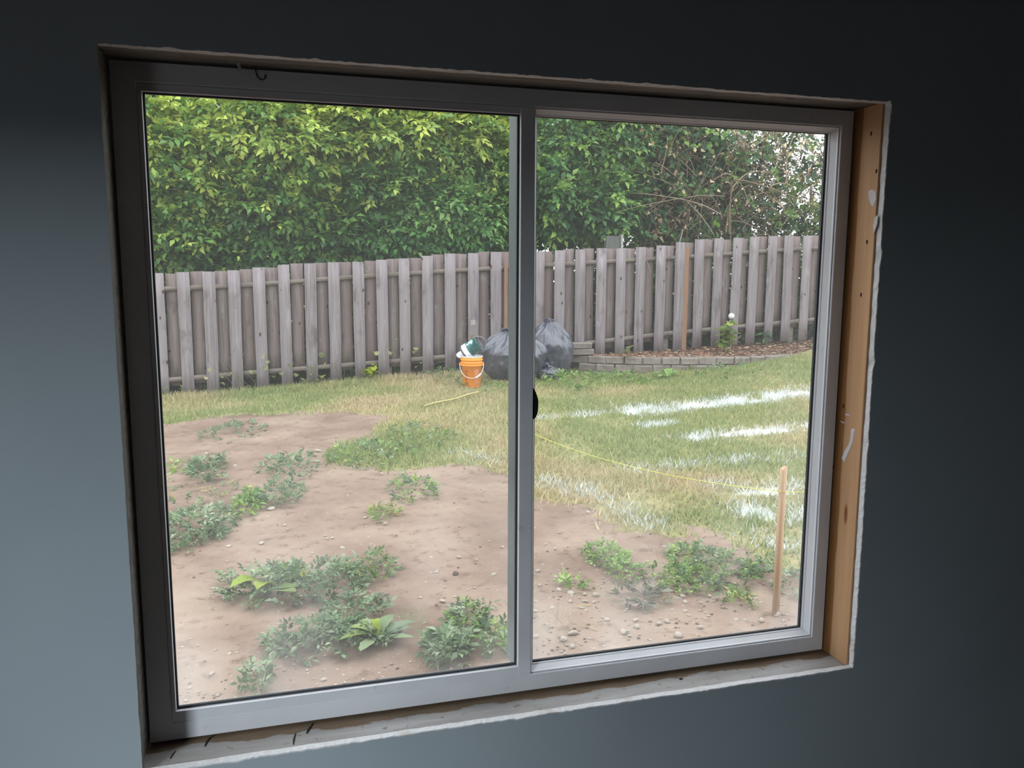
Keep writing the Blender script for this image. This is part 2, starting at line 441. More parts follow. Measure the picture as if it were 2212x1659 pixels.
def fy(x): return 11.3 - 0.03 * np.asarray(x, float)

def pip(x, y, poly):
    inside = np.zeros(np.shape(x), bool); n = len(poly)
    for i in range(n):
        x1, y1 = poly[i]; x2, y2 = poly[(i + 1) % n]
        c = ((y1 > y) != (y2 > y)) & (x < (x2 - x1) * (y - y1) / (y2 - y1 + 1e-12) + x1)
        inside ^= c
    return inside
DIRT = [tuple(at(*p)[:2]) for p in [(180, 935), (345, 918), (430, 903), (520, 898), (600, 893), (700, 888), (790, 892), (842, 908), (822, 930), (785, 950), (735, 968), (690, 985),
        (730, 1000), (800, 1008), (880, 1006), (940, 1002), (1000, 1003), (1070, 1015), (1120, 1050), (1150, 1082), (1200, 1086), (1255, 1090), (1305, 1105), (1330, 1135),
        (1360, 1160), (1430, 1158), (1470, 1140), (1530, 1150), (1590, 1180), (1640, 1215), (1720, 1235), (1850, 1250)]] + [(6.0, 1.6), (9.0, 0.2), (9.0, -12), (-12, -12), (-12, 4.5), (-5, 6.6)]
def grass_mask(x, y):
    n = 0.22
    x = np.asarray(x, float); y = np.asarray(y, float)
    wx = x + n * (fbm(x * 3, y * 3, 21, 3) - .5) * 2; wy = y + n * 1.2 * (fbm(x * 3, y * 3, 31, 3) - .5) * 2
    t = 0.0
    for dx, dy in ((0, 0), (.07, .03), (-.07, .03), (.03, -.09), (-.03, .09), (.12, .12), (-.12, -.12)):
        t = t + (~pip(wx + dx, wy + dy, DIRT))
    return t / 7.0
def seg_d(x, y, a, b):
    ax, ay = a[:2]; dx, dy = b[0] - ax, b[1] - ay
    t = np.clip(((x - ax) * dx + (y - ay) * dy) / (dx * dx + dy * dy + 1e-9), 0, 1)
    return np.hypot(x - ax - t * dx, y - ay - t * dy)
_LIME = [([(1170, 905), (1260, 897), (1350, 892)], .10, .5), ([(1375, 889), (1430, 884), (1500, 878), (1570, 871), (1640, 862), (1760, 848)], .27, 1.0),
         ([(1390, 922), (1442, 917)], .11, .95), ([(1450, 946), (1520, 946)], .10, .6), ([(1500, 947), (1560, 942), (1640, 932), (1760, 922)], .16, .95),
         ([(1590, 1060), (1640, 1062), (1760, 1055)], .2, .74), ([(1620, 1105), (1690, 1120), (1760, 1120)], .2, .66), ([(1640, 1160), (1700, 1180), (1770, 1185)], .16, .5),
         ([(1160, 1045), (1240, 1055), (1300, 1075)], .16, .42), ([(1340, 1100), (1400, 1135)], .16, .42), ([(1380, 1015), (1560, 1000), (1750, 985)], .14, .36),
         ([(1080, 1050), (1092, 1052)], .05, .7), ([(1000, 985), (1090, 1000)], .14, .3)]
LIME = [([at(*p)[:2] for p in pl], wd, s) for pl, wd, s in _LIME]
def lime_mask(x, y):
    t = np.zeros(np.shape(x))
    n = fbm(np.asarray(x) * 5, np.asarray(y) * 5, 77, 3)
    for pl, wd, s in LIME:
        d = np.min([seg_d(x, y, pl[i], pl[i + 1]) for i in range(len(pl) - 1)], axis=0)
        t = np.maximum(t, s * np.exp(-(d / wd) ** 2 * 1.1) * np.clip(.55 + 1.1 * (n - .38) * 1.6, 0, 1.25))
    return np.clip(t, 0, 1)

gxs = np.concatenate([np.linspace(-45, -5.2, 12), np.arange(-4.6, 10.8, .05), np.linspace(11.4, 55, 12)])
gys = np.concatenate([np.linspace(-12, -.2, 8), np.arange(.1, 11.7, .05), np.linspace(12.3, 70, 14)])
GX, GY = np.meshgrid(gxs, gys)
GZ = gz(GX, GY) + 0.02 * (fbm(GX * 9, GY * 9, 41, 3) - .5) * (GY < 12)
nx, ny = len(gxs), len(gys)
ii, jj = np.meshgrid(np.arange(nx - 1), np.arange(ny - 1))
k0 = (jj * nx + ii).ravel()
me = np_mesh('ground', np.stack([GX, GY, GZ], -1).reshape(-1, 3), None, np.stack([k0, k0 + 1, k0 + nx + 1, k0 + nx], 1), M['ground'], smooth=True)
for nm, arr in (('grass', grass_mask(GX, GY)), ('lime', lime_mask(GX, GY))):
    a_ = me.attributes.new(nm, 'FLOAT', 'POINT'); a_.data.foreach_set('value', np.asarray(arr, np.float32).ravel())
tag(link('ground', me), 'sloping yard of bare brown dirt and thin turf', kind='structure')

# ------------------------------------------------------------------ the room
WT, WB, WL, WR_ = 1.65, -0.85, -0.95, 3.30     # ceiling, floor, side walls
YF = -4.2
def quad_box(name, x0, x1, y0, y1, z0, z1, mat):
    return tag(bar(name, x0, x1, y0, y1, z0, z1, mat, None, 0.0), kind='structure')
quad_box('floor', WL - .2, WR_ + .2, YF - .2, -.08, WB - .1, WB, M['floor'])
quad_box('ceiling', WL - .2, WR_ + .2, YF - .2, -.08, WT, WT + .1, M['ceil'])
quad_box('wall_right', WR_, WR_ + .12, YF, -.08, WB, WT, M['paint'])
quad_box('wall_front', WL - .12, WR_ + .12, YF - .12, YF, WB, WT, M['paint'])
# side wall with an assumed window, out of view, that admits the added lamp
wl = empty('wall_left', (WL, -2, WB)); tag(wl, kind='structure')
oy0, oy1, oz0, oz1 = -1.86, -1.18, 0.20, 0.97  # opening edges set to cut the added lamp's light on the wall
for a in ((YF, oy0, WB, WT), (oy1, -.08, WB, WT), (oy0, oy1, WB, oz0), (oy0, oy1, oz1, WT)):
    bar('wall_panel', WL - .12, WL, a[0], a[1], a[2], a[3], M['paint'], wl, 0.0, (WL, -2, WB))
w2 = empty('assumed_side_window', (WL, oy0, oz0)); tag(w2, kind='structure')  # assumed window, not in view
for nm, a in (('stile', (oy0, oy0 + .03, oz0, oz1)), ('stile', (oy1 - .03, oy1, oz0, oz1)), ('top_rail', (oy0 + .03, oy1 - .03, oz1 - .03, oz1)), ('bottom_rail', (oy0 + .03, oy1 - .03, oz0, oz0 + .03))):
    bar(nm, WL - .08, WL - .02, a[0], a[1], a[2], a[3], M['vinyl'], w2, 0.002, (WL, oy0, oz0))
bar('glass', WL - .06, WL - .055, oy0 + .03, oy1 - .03, oz0 + .03, oz1 - .03, M['glass'], w2, 0.0, (WL, oy0, oz0))

# wall with the window: gypsum sheet with a torn-out opening
def drywall():
    ox0, ox1, oz0_, oz1_ = 0.0025, 1.2075, 0.0005, 1.0045
    step = .005
    pts, side = [], []
    def run(a, b, s):
        n = int(max(abs(b[0] - a[0]), abs(b[1] - a[1])) / step)
        for i in range(n):
            t = i / n; pts.append((a[0] + (b[0] - a[0]) * t, a[1] + (b[1] - a[1]) * t)); side.append(s)
    c = [(ox0, oz0_), (ox1, oz0_), (ox1, oz1_), (ox0, oz1_)]
    run(c[0], c[1], 0); run(c[1], c[2], 1); run(c[2], c[3], 2); run(c[3], c[0], 3)
    P = np.array(pts); side = np.array(side); n = len(P)
    N = np.array([(0, -1), (1, 0), (0, 1), (-1, 0)])[side]          # outwards, into the sheet
    u = np.arange(n)
    j1 = .0030 * (fbm(u * .05, u * 0 + 3, 5, 3) - .35) + .0022 * (vnoise(u * .9, u * 0, 8) - .4)
    chips = np.zeros(n)
    for k in RNG.integers(0, n, 26):
        chips = np.maximum(chips, RNG.uniform(.001, .0042) * np.exp(-((u - k) / RNG.uniform(1.0, 3.0)) ** 2))
    sk = np.array([.75, .75, .6, .22])[side]
    front = P + N * ((np.maximum(j1, -.0006) + chips) * sk)[:, None]
    marg = np.array([.0016, .0012, .0003, .0001])[side] * (0.35 + 1.3 * fbm(u * .11, u * 0 + 9, 15, 3))
    paper = front + N * np.maximum(marg, .0001)[:, None]
    back = P + N * (.0012 * (vnoise(u * .3, u * 0, 4) - .5))[:, None]
    mid = P + N * .05
    # corner points of mid go out diagonally
    mid[0] += (-.05, 0); k1 = np.where(side == 1)[0][0]; k2 = np.where(side == 2)[0][0]; k3 = np.where(side == 3)[0][0]
    mid[k1] += (0, -.05); mid[k2] += (.05, 0); mid[k3] += (0, .05)
    yf, yb = -.080, -.0675
    V = []
    for A, y in ((back, yb), (front, yf + .0008), (paper, yf), (mid, yf)):
        V += [(a[0], y, a[1]) for a in A]
    V += [(WL, yf, WB), (WR_, yf, WB), (WR_, yf, WT), (WL, yf, WT)]
    Q, mi = [], []
    for r, mt in ((0, 1), (1, 1), (2, 0)):
        for i in range(n):
            k = (i + 1) % n; Q.append((r * n + i, r * n + k, (r + 1) * n + k, (r + 1) * n + i)); mi.append(2 if mt == 1 and side[i] == 3 else mt)  # left cut face takes the darkened shade colour
    me = bpy.data.meshes.new('wall_back')
    F = list(Q); b = 3 * n; oc = 4 * n
    for s, (a, e) in enumerate(((0, k1), (k1, k2), (k2, k3), (k3, n))):
        F.append([b + (i % n) for i in range(a, e + 1)] [::-1] + [oc + s, oc + (s + 1) % 4]); mi.append(0)
    me.from_pydata(V, [], F); me.update()
    me.polygons.foreach_set('material_index', mi)
    me.materials.append(M['paint']); me.materials.append(M['gypsum']); me.materials.append(M['edgeshade'])
    bm = bmesh.new(); bm.from_mesh(me); bmesh.ops.recalc_face_normals(bm, faces=bm.faces); bm.to_mesh(me); bm.free()
    return me
wb = tag(link('wall_back', drywall()), kind='structure')
# rough lumber round the opening (between sheet and siding) and the siding outside
stud_r = bar('stud', 1.2045, 1.243, -.067, .056, -.004, 1.0085, M['stud'], wb, 0.0015); stud_r['label'] = 'raw pine stud with nail holes and paint smears'
bar('stud', -.0425, -.0035, -.067, .056, -.004, 1.0085, M['header'], wb, 0.0015)
bar('header_board', -.0425, 1.243, -.067, .056, 1.009, 1.10, M['header'], wb, 0.0015)
sill_b = bar('sill_board', -.0425, 1.243, -.067, .056, -.0425, -.0045, M['sill'], wb, 0.0015); sill_b['label'] = 'white smeared sill board with bare tan edge'
for a in ((WL - .12, -.043, -1.2, WT + .1), (1.2435, WR_ + .12, -1.2, WT + .1), (-.043, 1.2435, -1.2, -.043), (-.043, 1.2435, 1.1005, WT + .1)):
    bar('siding', a[0], a[1], -.066, .10, a[2], a[3], M['siding'], wb, 0.0)
# marks on the stud: nail holes and paint smears; cracks in the sill
def blob_patch(name, pts, th, mat, parent, loc, plane):
    """a thin irregular patch from an outline in the (u, v) plane"""
    n = len(pts); V = []
    for t, sc_ in ((0, 1.0), (th, .86)):
        for u_, v_ in pts:
            V.append((-t, u_ * sc_, v_ * sc_) if plane == 'x' else (u_ * sc_, v_ * sc_, t) if plane == 'z' else (u_ * sc_, -t, v_ * sc_))
    F = [(i, (i + 1) % n, n + (i + 1) % n, n + i) for i in range(n)] + [tuple(range(n, 2 * n))]
    me = bpy.data.meshes.new(name); me.from_pydata(V, [], F); me.update(); me.materials.append(mat)
    bm = bmesh.new(); bm.from_mesh(me); bmesh.ops.recalc_face_normals(bm, faces=bm.faces); bm.to_mesh(me); bm.free()
    o = link(name, me, parent); o.location = Vector(loc) - parent.location; return o
def on_stud(px, py):
    d = ray(px, py); s = (1.2045 - CP[0]) / d[0]; return CP + s * d
for px, py in ((1882, 289), (1893, 370), (1873, 523), (1860, 637), (1822, 878), (1800, 1010)):
    p = on_stud(px, py)
    blob_patch('nail_hole', [(.0022 * math.cos(t) * (1 + .3 * math.sin(3 * t)), .0042 * math.sin(t)) for t in np.linspace(0, 2 * PI, 9)[:-1]], .0004, M['dark'], stud_r, (1.2044, p[1], p[2]), 'x')
def outline_from_px(pxs):
    P = [on_stud(*p) for p in pxs]; c = np.mean(P, axis=0); return [(p[1] - c[1], p[2] - c[2]) for p in P], c
for pxs in ([(1876, 413), (1884, 409), (1893, 414), (1894, 430), (1888, 446), (1882, 444), (1877, 430)], [(1840, 925), (1847, 928), (1843, 955), (1836, 972), (1829, 988), (1824, 999), (1818, 990), (1824, 975), (1834, 960), (1838, 945)],
            [(1890, 470), (1898, 462), (1896, 484), (1888, 506), (1886, 488)], [(1826, 893), (1836, 896), (1836, 899), (1826, 897)], [(1814, 909), (1822, 911), (1828, 915), (1820, 914)]):
    ol, c = outline_from_px(pxs); blob_patch('paint_smear', ol, .0007, M['smear'], stud_r, (1.2044, c[1], c[2]), 'x')
def on_sill(px, py):
    d = ray(px, py); s = (-.0045 - CP[2]) / d[2]; return CP + s * d
for pl, wd in (([(443, 1613), (447, 1603), (455, 1593), (466, 1587)], .0018), ([(634, 1609), (635, 1598), (639, 1584)], .0013), ([(663, 1585), (668, 1575), (677, 1562)], .0022), ([(368, 1640), (373, 1630), (380, 1622)], .0012)):
    P = [on_sill(*p) for p in pl]; c = np.mean(P, axis=0); L_, R_ = [], []
    for i, p in enumerate(P):
        q_ = wd * (0.25 + math.sin(PI * (i + .5) / len(P))); L_.append((p[0] - c[0] - q_, p[1] - c[1])); R_.append((p[0] - c[0] + q_, p[1] - c[1]))
    blob_patch('crack', L_ + R_[::-1], .0004, M['dark'], sill_b, (c[0], c[1], -.0044), 'z')
for px, py in ((1160, 1484), (1471, 1467)):
    p = on_sill(px, py); blob_patch('nail_hole', [(.004 * math.cos(t), .003 * math.sin(t)) for t in np.linspace(0, 2 * PI, 8)[:-1]], .0006, M['dark'], sill_b, (p[0], p[1], -.0044), 'z')
# bent wire hook and a torn scrap under the header
hk = [(0, 0, 0), (0.001, 0, -.006), (.003, 0, -.014), (.008, 0, -.018), (.013, 0, -.016), (.0145, 0, -.010)]
d = ray(550, 143); s = (1.009 - CP[2]) / d[2]; p = CP + s * d
V, Q = tube(hk, .0009, 6)
tag(link('bent_nail', np_mesh('bent_nail', V, None, Q, M['nailm'], smooth=True), None, (p[0], max(p[1], -.05), 1.009)), 'bent rusty nail hooked under the header board above the window', 'nail')
d = ray(517, 136); p = CP + d * (1.009 - CP[2]) / d[2]
V, Q = tube([(0, 0, 0), (-.001, 0, -.004), (.001, -.001, -.008), (-.002, -.001, -.012)], [.003, .0022, .0028, .001], 5)
tag(link('caulk_scrap', np_mesh('caulk_scrap', V, None, Q, M['smear']), None, (p[0], max(p[1], -.04), 1.009)), 'small pale scrap of caulk hanging beside the bent nail', 'caulk')

# ------------------------------------------------------------------ the window
def mitred(name, x0, x1, z0, z1, sec, mat, parent, wd=(1, 1, 1, 1)):
    """four mitred bars round a rectangle; SEC: the closed section as (distance in from the edge, y); WD scales that distance on the sides at x0, x1, z0, z1"""
    n = len(sec); C4 = [(x0, z0, wd[0], wd[2]), (x1, z0, -wd[1], wd[2]), (x1, z1, -wd[1], -wd[3]), (x0, z1, wd[0], -wd[3])]
    for i in range(4):
        V = [(c[0] + c[2] * u_, y_, c[1] + c[3] * u_) for c in (C4[i], C4[(i + 1) % 4]) for u_, y_ in sec]
        F = [(k, (k + 1) % n, n + (k + 1) % n, n + k) for k in range(n)] + [tuple(range(n - 1, -1, -1)), tuple(range(n, 2 * n))]
        me = bpy.data.meshes.new(name); me.from_pydata(V, [], F); me.update(); me.materials.append(mat)
        bm = bmesh.new(); bm.from_mesh(me); bmesh.ops.recalc_face_normals(bm, faces=bm.faces); bm.to_mesh(me); bm.free(); link(name, me, parent)
w1 = empty('window_1', (0, 0, 0)); tag(w1, kind='structure')
FR_Y1 = .075
VN = M['vinyl']
mitred('frame', 0, 1.2, 0, 1.005, [(0, 0), (.955, 0), (1, .0012), (1, .038), (0, .06)], VN, w1, (.033, .024, .0285, .027))
mul = bar('mullion', .587, .6105, -.001, .0128, .0287, .9778, VN, w1, .0016, seg=2)
o = bar('interlock', .5868, .6100, .0172, .070, .0300, .9770, M['interlock'], w1, .002); o['label'] = 'outer interlock coloured grey-green for shade, seen through the fixed pane'
# fixed pane: glazing beads, gasket, glass
bar('glazing_bead', .0332, .0392, -.001, .02, .046, .967, VN, w1, .0016, seg=2)
bar('glazing_bead', .0332, .5868, .0002, .02, .0286, .0455, VN, w1, .0009, seg=2)
bar('glazing_bead', .0332, .5868, .0025, .02, .9665, .9778, VN, w1, .0016, seg=2)
for a in ((.0395, .0418, .0458, .966), (.5835, .5866, .0458, .966), (.0420, .5832, .0458, .0492), (.0420, .5832, .9640, .966)):
    bar('gasket', a[0], a[1], .0075, .0125, a[2], a[3], M['gasket'], w1, .0003)
gpane = bar('glass', .0396, .5866, .0128, .0168, .0459, .9662, M['glass'], w1, 0.0)
# sliding sash in the outer track: mitred, sloping glazing beads round the pane
mitred('sash_bead', .6107, 1.1757, .0288, .9777, [(0, .0046), (.0012, .0036), (.0022, .0046), (.0026, .0075), (.0072, .0185), (.0088, .0200), (.0088, .031), (0, .031)], VN, w1)
for a in ((1.1635, 1.1663, .0377, .9703), (.6192, .6215, .0377, .9703), (.6217, 1.1633, .0377, .0402), (.6217, 1.1633, .9680, .9703)):
    bar('gasket', a[0], a[1], .0245, .030, a[2], a[3], M['gasket'], w1, .0003)
bar('glass', .6194, 1.1662, .0302, .0342, .0378, .9702, M['glass'], w1, 0.0)
# black latch on the mullion
lp = [(.0, -.0275), (.006, -.025), (.0095, -.016), (.0105, -.004), (.0105, .006), (.008, .012), (.0055, .020), (.0, .0275)]
V = [(x, y, z) for y in (.002, .018) for x, z in lp]; n = len(lp)
F = [tuple(range(n)), tuple(range(2 * n - 1, n - 1, -1))] + [(i, i + n, (i + 1) % n + n, (i + 1) % n) for i in range(n)]
me = bpy.data.meshes.new('latch'); me.from_pydata(V, [], F); me.update(); me.materials.append(M['latch'])
bm = bmesh.new(); bm.from_mesh(me); bmesh.ops.recalc_face_normals(bm, faces=bm.faces); bmesh.ops.bevel(bm, geom=list(bm.edges), offset=.0015, segments=2, affect='EDGES'); bm.to_mesh(me); bm.free()
lo = link('latch', me, w1, (.6106, 0, .5045)); lo['label'] = 'black latch on the mullion'

# ------------------------------------------------------------------ fence
fence = empty('wooden_fence', (4, 11.2, -.8))
tag(fence, 'weathered grey shadowbox board fence running across the back of the yard', 'fence')
FO = np.array(fence.location)
TX = np.array([-6.5, -3.4, -1.27, -0.92, -0.57, -0.21, 0.15, 0.52, 0.88, 1.25, 1.61, 1.95, 2.31, 2.67, 3.04, 3.41, 3.77, 4.12, 4.47, 4.83, 5.19, 5.54, 5.88, 6.25, 6.59, 6.95, 7.3, 7.64, 7.97, 8.32, 8.65, 9.01, 11.5])
TZ = np.array([.53, .66, .75, .76, .78, .82, .87, .89, .91, .92, .95, .98, 1.02, 1.06, 1.07, 1.09, 1.10, 1.11, 1.13, 1.15, 1.17, 1.18, 1.2, 1.23, 1.29, 1.34, 1.37, 1.38, 1.4, 1.42, 1.43, 1.44, 1.56])
BXr = np.array([-6.5, -3.4, -1.05, -.36, .35, 1.48, 3.4, 5.31, 6.06, 6.35, 6.95, 7.52, 8.15, 8.7, 11.5])
BZr = np.array([-1.12, -.99, -.85, -.775, -.70, -.675, -.56, -.425, -.327, -.283, -.236, -.215, -.145, -.11, .12])
def board_mesh(name, wd, th, ln, mat, seed):
    r = np.random.default_rng(seed); rings = 6; V = []
    for i in range(rings):
        z = ln * i / (rings - 1); dl, dr = r.normal(0, .0022, 2); c = .006 * math.sin(z * 1.7 + seed)
        if i == rings - 1: dz = r.normal(0, .004, 2)
        else: dz = (0, 0)
        V += [(-wd / 2 + dl, c, z + dz[0]), (wd / 2 + dr, c, z + dz[1]), (wd / 2 + dr, c + th, z + dz[1]), (-wd / 2 + dl, c + th, z + dz[0])]
    Q = [(i * 4 + j, i * 4 + (j + 1) % 4, i * 4 + 4 + (j + 1) % 4, i * 4 + 4 + j) for i in range(rings - 1) for j in range(4)]
    Q += [(3, 2, 1, 0), tuple(range(4 * rings - 4, 4 * rings))]
    return np_mesh(name, V, None, Q, mat)
BF = [board_mesh('board', .172 + .004 * (k % 3 - 1), .018, 1.84, M['board'], k) for k in range(5)]
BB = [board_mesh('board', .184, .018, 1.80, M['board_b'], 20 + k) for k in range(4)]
fx = [-5.12, -4.77, -4.42, -4.07, -3.72, -3.37, -3.02, -2.67, -2.32, -1.97, -1.62] + list(TX[2:-1]) + [9.37, 9.72, 10.07, 10.42]
ang = math.atan(-.03)
RT = .048     # rail depth
for k, x in enumerate(fx):
    z = np.interp(x, TX, TZ)
    o = link('board', BF[k % 5], fence, (x - FO[0], fy(x) - .020 - FO[1], z - 1.84 - FO[2]))
    o.rotation_euler = (0, random.gauss(0, .003), ang)
for k in range(len(fx) - 1):
    x = (fx[k] + fx[k + 1]) / 2; z = np.interp(x, TX, TZ) - random.uniform(-.012, .03); zl = np.interp(x, BXr, BZr) - random.uniform(.03, .07)
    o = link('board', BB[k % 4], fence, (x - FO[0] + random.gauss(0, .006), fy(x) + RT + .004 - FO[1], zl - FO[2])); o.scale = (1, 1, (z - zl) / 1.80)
    o.rotation_euler = (0, random.gauss(0, .004), ang)
brk = [-5.2, -2.9, -.62, 1.70, 4.05, 6.42, 8.83, 10.6]
def slope_bar(name, x0, z0, x1, z1, y_in, dep, h, mat):
    V = []
    for x, z in ((x0, z0), (x1, z1)):
        y = float(fy(x)) + y_in
        V += [(x, y, z), (x, y + dep, z), (x, y + dep, z + h), (x, y, z + h)]
    c = np.mean(V, axis=0)
    me = np_mesh(name, np.array(V) - c, None, [(0, 1, 5, 4), (1, 2, 6, 5), (2, 3, 7, 6), (3, 0, 4, 7), (3, 2, 1, 0), (4, 5, 6, 7)], mat)
    return link(name, me, fence, c - FO)
for a, b in zip(brk[:-1], brk[1:]):
    slope_bar('rail', a + .003, np.interp(a, TX, TZ) - .262, b - .003, np.interp(b, TX, TZ) - .262, .001, RT, .062, M['rail'])
    slope_bar('rail', a + .003, np.interp(a, BXr, BZr), b - .003, np.interp(b, BXr, BZr), .001, RT, .066, M['rail'])
for x in (-5.2, -2.9, -.62, 1.70, 4.05, 6.42, 8.83):
    z = np.interp(x, TX, TZ) - .1
    link('post', box_me('post', .09, .09, 1.95, M['rail'], .004, base=True), fence, (x - FO[0], fy(x) + RT + .07 - FO[1], z - 1.95 - FO[2]))
o = link('post', box_me('post', .085, .016, 1.77, M['newpost'], .003, base=True), fence, (6.715 - FO[0], fy(6.715) - .012 - FO[1], 1.20 - 1.77 - FO[2])); o['label'] = 'newer orange-brown timber'
o = link('post', box_me('post', .06, .016, 1.7, M['newpost'], .003, base=True), fence, (3.575 - FO[0], fy(3.575) - .012 - FO[1], .92 - 1.7 - FO[2])); o['label'] = 'newer orange-brown timber'
for px, py, wd, hh, mt in ((1022, 697, .075, .085, 'tagm'), (1022, 733, .075, .32, 'newpost'), (1705, 644, .085, .08, 'tagm'), (1704, 657, .085, .30, 'board_b')):
    p = at_y(px, py, 11.1); x = p[0]
    xb = min(fx, key=lambda q_: abs(q_ - x)); fr = abs(xb - x) < .1
    y = float(fy(x)) + (-.029 if fr else RT - .012)
    p = at_y(px, py, y)
    link('patch', box_me('patch', wd, .008, hh, M[mt], .002), fence, (p[0] - FO[0], y - FO[1], p[2] - (0 if mt == 'tagm' else hh / 2 - .07) - FO[2]))
# dried stem hanging over the fence
P = [at_y(px, py, float(fy(6.1)) - .06) for px, py in ((1393, 552), (1396, 562), (1401, 574), (1405, 584), (1407, 590))]
S_ = Soup(); V, Q = tube(P, [.006, .007, .006, .005, .003], 5); S_.add(V, Q, col=lin(176, 160, 146, KG))
tag(link('dried_stem', S_.mesh('dried_stem', M['bark'])), 'thin dried stem hanging over the fence rail near the newer brown timber', 'twig')

# ------------------------------------------------------------------ leaves engine
def leaf_t(L, W, fold=.12, curl=.15):
    V = np.array([(0, 0, 0), (-W / 2, .42 * L, fold * W), (W / 2, .42 * L, fold * W), (0, .5 * L, 0), (0, L, -curl * L)])
    return V, np.array([(0, 2, 3), (2, 4, 3), (0, 3, 1), (1, 3, 4)])
def rotz(a): c, s_ = math.cos(a), math.sin(a); return np.array([(c, -s_, 0), (s_, c, 0), (0, 0, 1)])
def rotx(a): c, s_ = math.cos(a), math.sin(a); return np.array([(1, 0, 0), (0, c, -s_), (0, s_, c)])
def roty(a): c, s_ = math.cos(a), math.sin(a); return np.array([(c, 0, s_), (0, 1, 0), (-s_, 0, c)])
def sprig_t(n, tw, L, W, seed, spread=1.0, fold=.12, curl=.15):
    """leaves set alternately along a short twig that runs along +y"""
    r = np.random.default_rng(seed); Vs, Ts, id_ = [], [], []
    for k in range(n):
        lv, lt = leaf_t(L * r.uniform(.75, 1.15), W * r.uniform(.8, 1.15), fold, curl)
        if k == n - 1: A = rotx(r.normal(0, .25)); y = tw
        else:
            s_ = 1 if k % 2 else -1; A = rotz(-s_ * r.uniform(.5, 1.15) * spread) @ rotx(r.normal(.05, .35)) @ roty(r.normal(0, .35)); y = tw * (k + .5) / n
        Vs.append(lv @ A.T + np.array([0, y, r.normal(0, .008)])); Ts.append(lt + 5 * k); id_ += [k] * 5
    return np.concatenate(Vs), np.concatenate(Ts), np.array(id_)
def frames(D, up):
    """bases whose y axis is D and whose z axis leans to UP"""
    D = D / np.linalg.norm(D, axis=1)[:, None]
    X = np.cross(D, up); X /= np.linalg.norm(X, axis=1)[:, None] + 1e-9
    Z = np.cross(X, D); return np.stack([X, D, Z], 2)
def scatter(T, P, B, S_, C_):
    """copies of the templates at P with bases B, sizes S_ and colours C_ (n, 3); returns arrays for a mesh"""
    n = len(P); pick = RNG.integers(0, len(T), n); Vs, Ts, Cs, off = [], [], [], 0
    for t, (tv, tt, ti) in enumerate(T):
        ix = np.where(pick == t)[0]
        if not len(ix): continue
        V = np.einsum('nij,vj->nvi', B[ix], tv) * S_[ix][:, None, None] + P[ix][:, None, :]
        lv = np.clip(RNG.normal(1, .13, (len(ix), ti.max() + 1)), .6, 1.4)[:, ti]
        c = C_[ix][:, None, :] * lv[:, :, None]
        F_ = tt[None] + (np.arange(len(ix)) * len(tv))[:, None, None] + off
        Vs.append(V.reshape(-1, 3)); Cs.append(c.reshape(-1, 3)); Ts.append(F_.reshape(-1, 3)); off += len(ix) * len(tv)
    return np.concatenate(Vs), np.concatenate(Ts), np.concatenate(Cs)
def blob_points(blobs, n, lo=.80, hi=1.04, front=.8):
    P, N = [], []
    wgt = np.array([b[3] * b[5] for b in blobs]); cnt = np.maximum(1, (n * wgt / wgt.sum()).astype(int))
    for b, c in zip(blobs, cnt):
        d = RNG.normal(size=(c, 3)); d /= np.linalg.norm(d, axis=1)[:, None]
        fl = (d[:, 1] > 0.15) & (RNG.random(c) < front); d[fl, 1] *= -1
        r = RNG.uniform(lo, hi, c)[:, None]; e = np.array(b[3:6])
        bump = 1 + .34 * (fbm(d[:, 0] * 4 + b[0], d[:, 2] * 4 + b[2], int(abs(b[0]) * 10), 2) - .55)[:, None] * 2
        P.append(np.array(b[:3]) + d * e * r * bump); q_ = d / e; N.append(q_ / np.linalg.norm(q_, axis=1)[:, None])
    return np.concatenate(P), np.concatenate(N)
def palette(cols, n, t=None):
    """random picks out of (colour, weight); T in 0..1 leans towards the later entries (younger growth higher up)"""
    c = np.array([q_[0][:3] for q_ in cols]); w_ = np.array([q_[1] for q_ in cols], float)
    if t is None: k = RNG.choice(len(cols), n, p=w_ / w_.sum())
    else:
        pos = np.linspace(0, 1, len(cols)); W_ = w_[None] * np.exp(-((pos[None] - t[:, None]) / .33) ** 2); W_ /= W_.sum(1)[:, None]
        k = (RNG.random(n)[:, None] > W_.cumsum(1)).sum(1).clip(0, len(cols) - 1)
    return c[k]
def px_blob(px, py, rx, ry, y, ryd=.8):
    p = at_y(px, py, y); k = (y - CP[1]) / FPX * 1.03
    return (p[0], y, p[2], rx * k, ryd, ry * k)

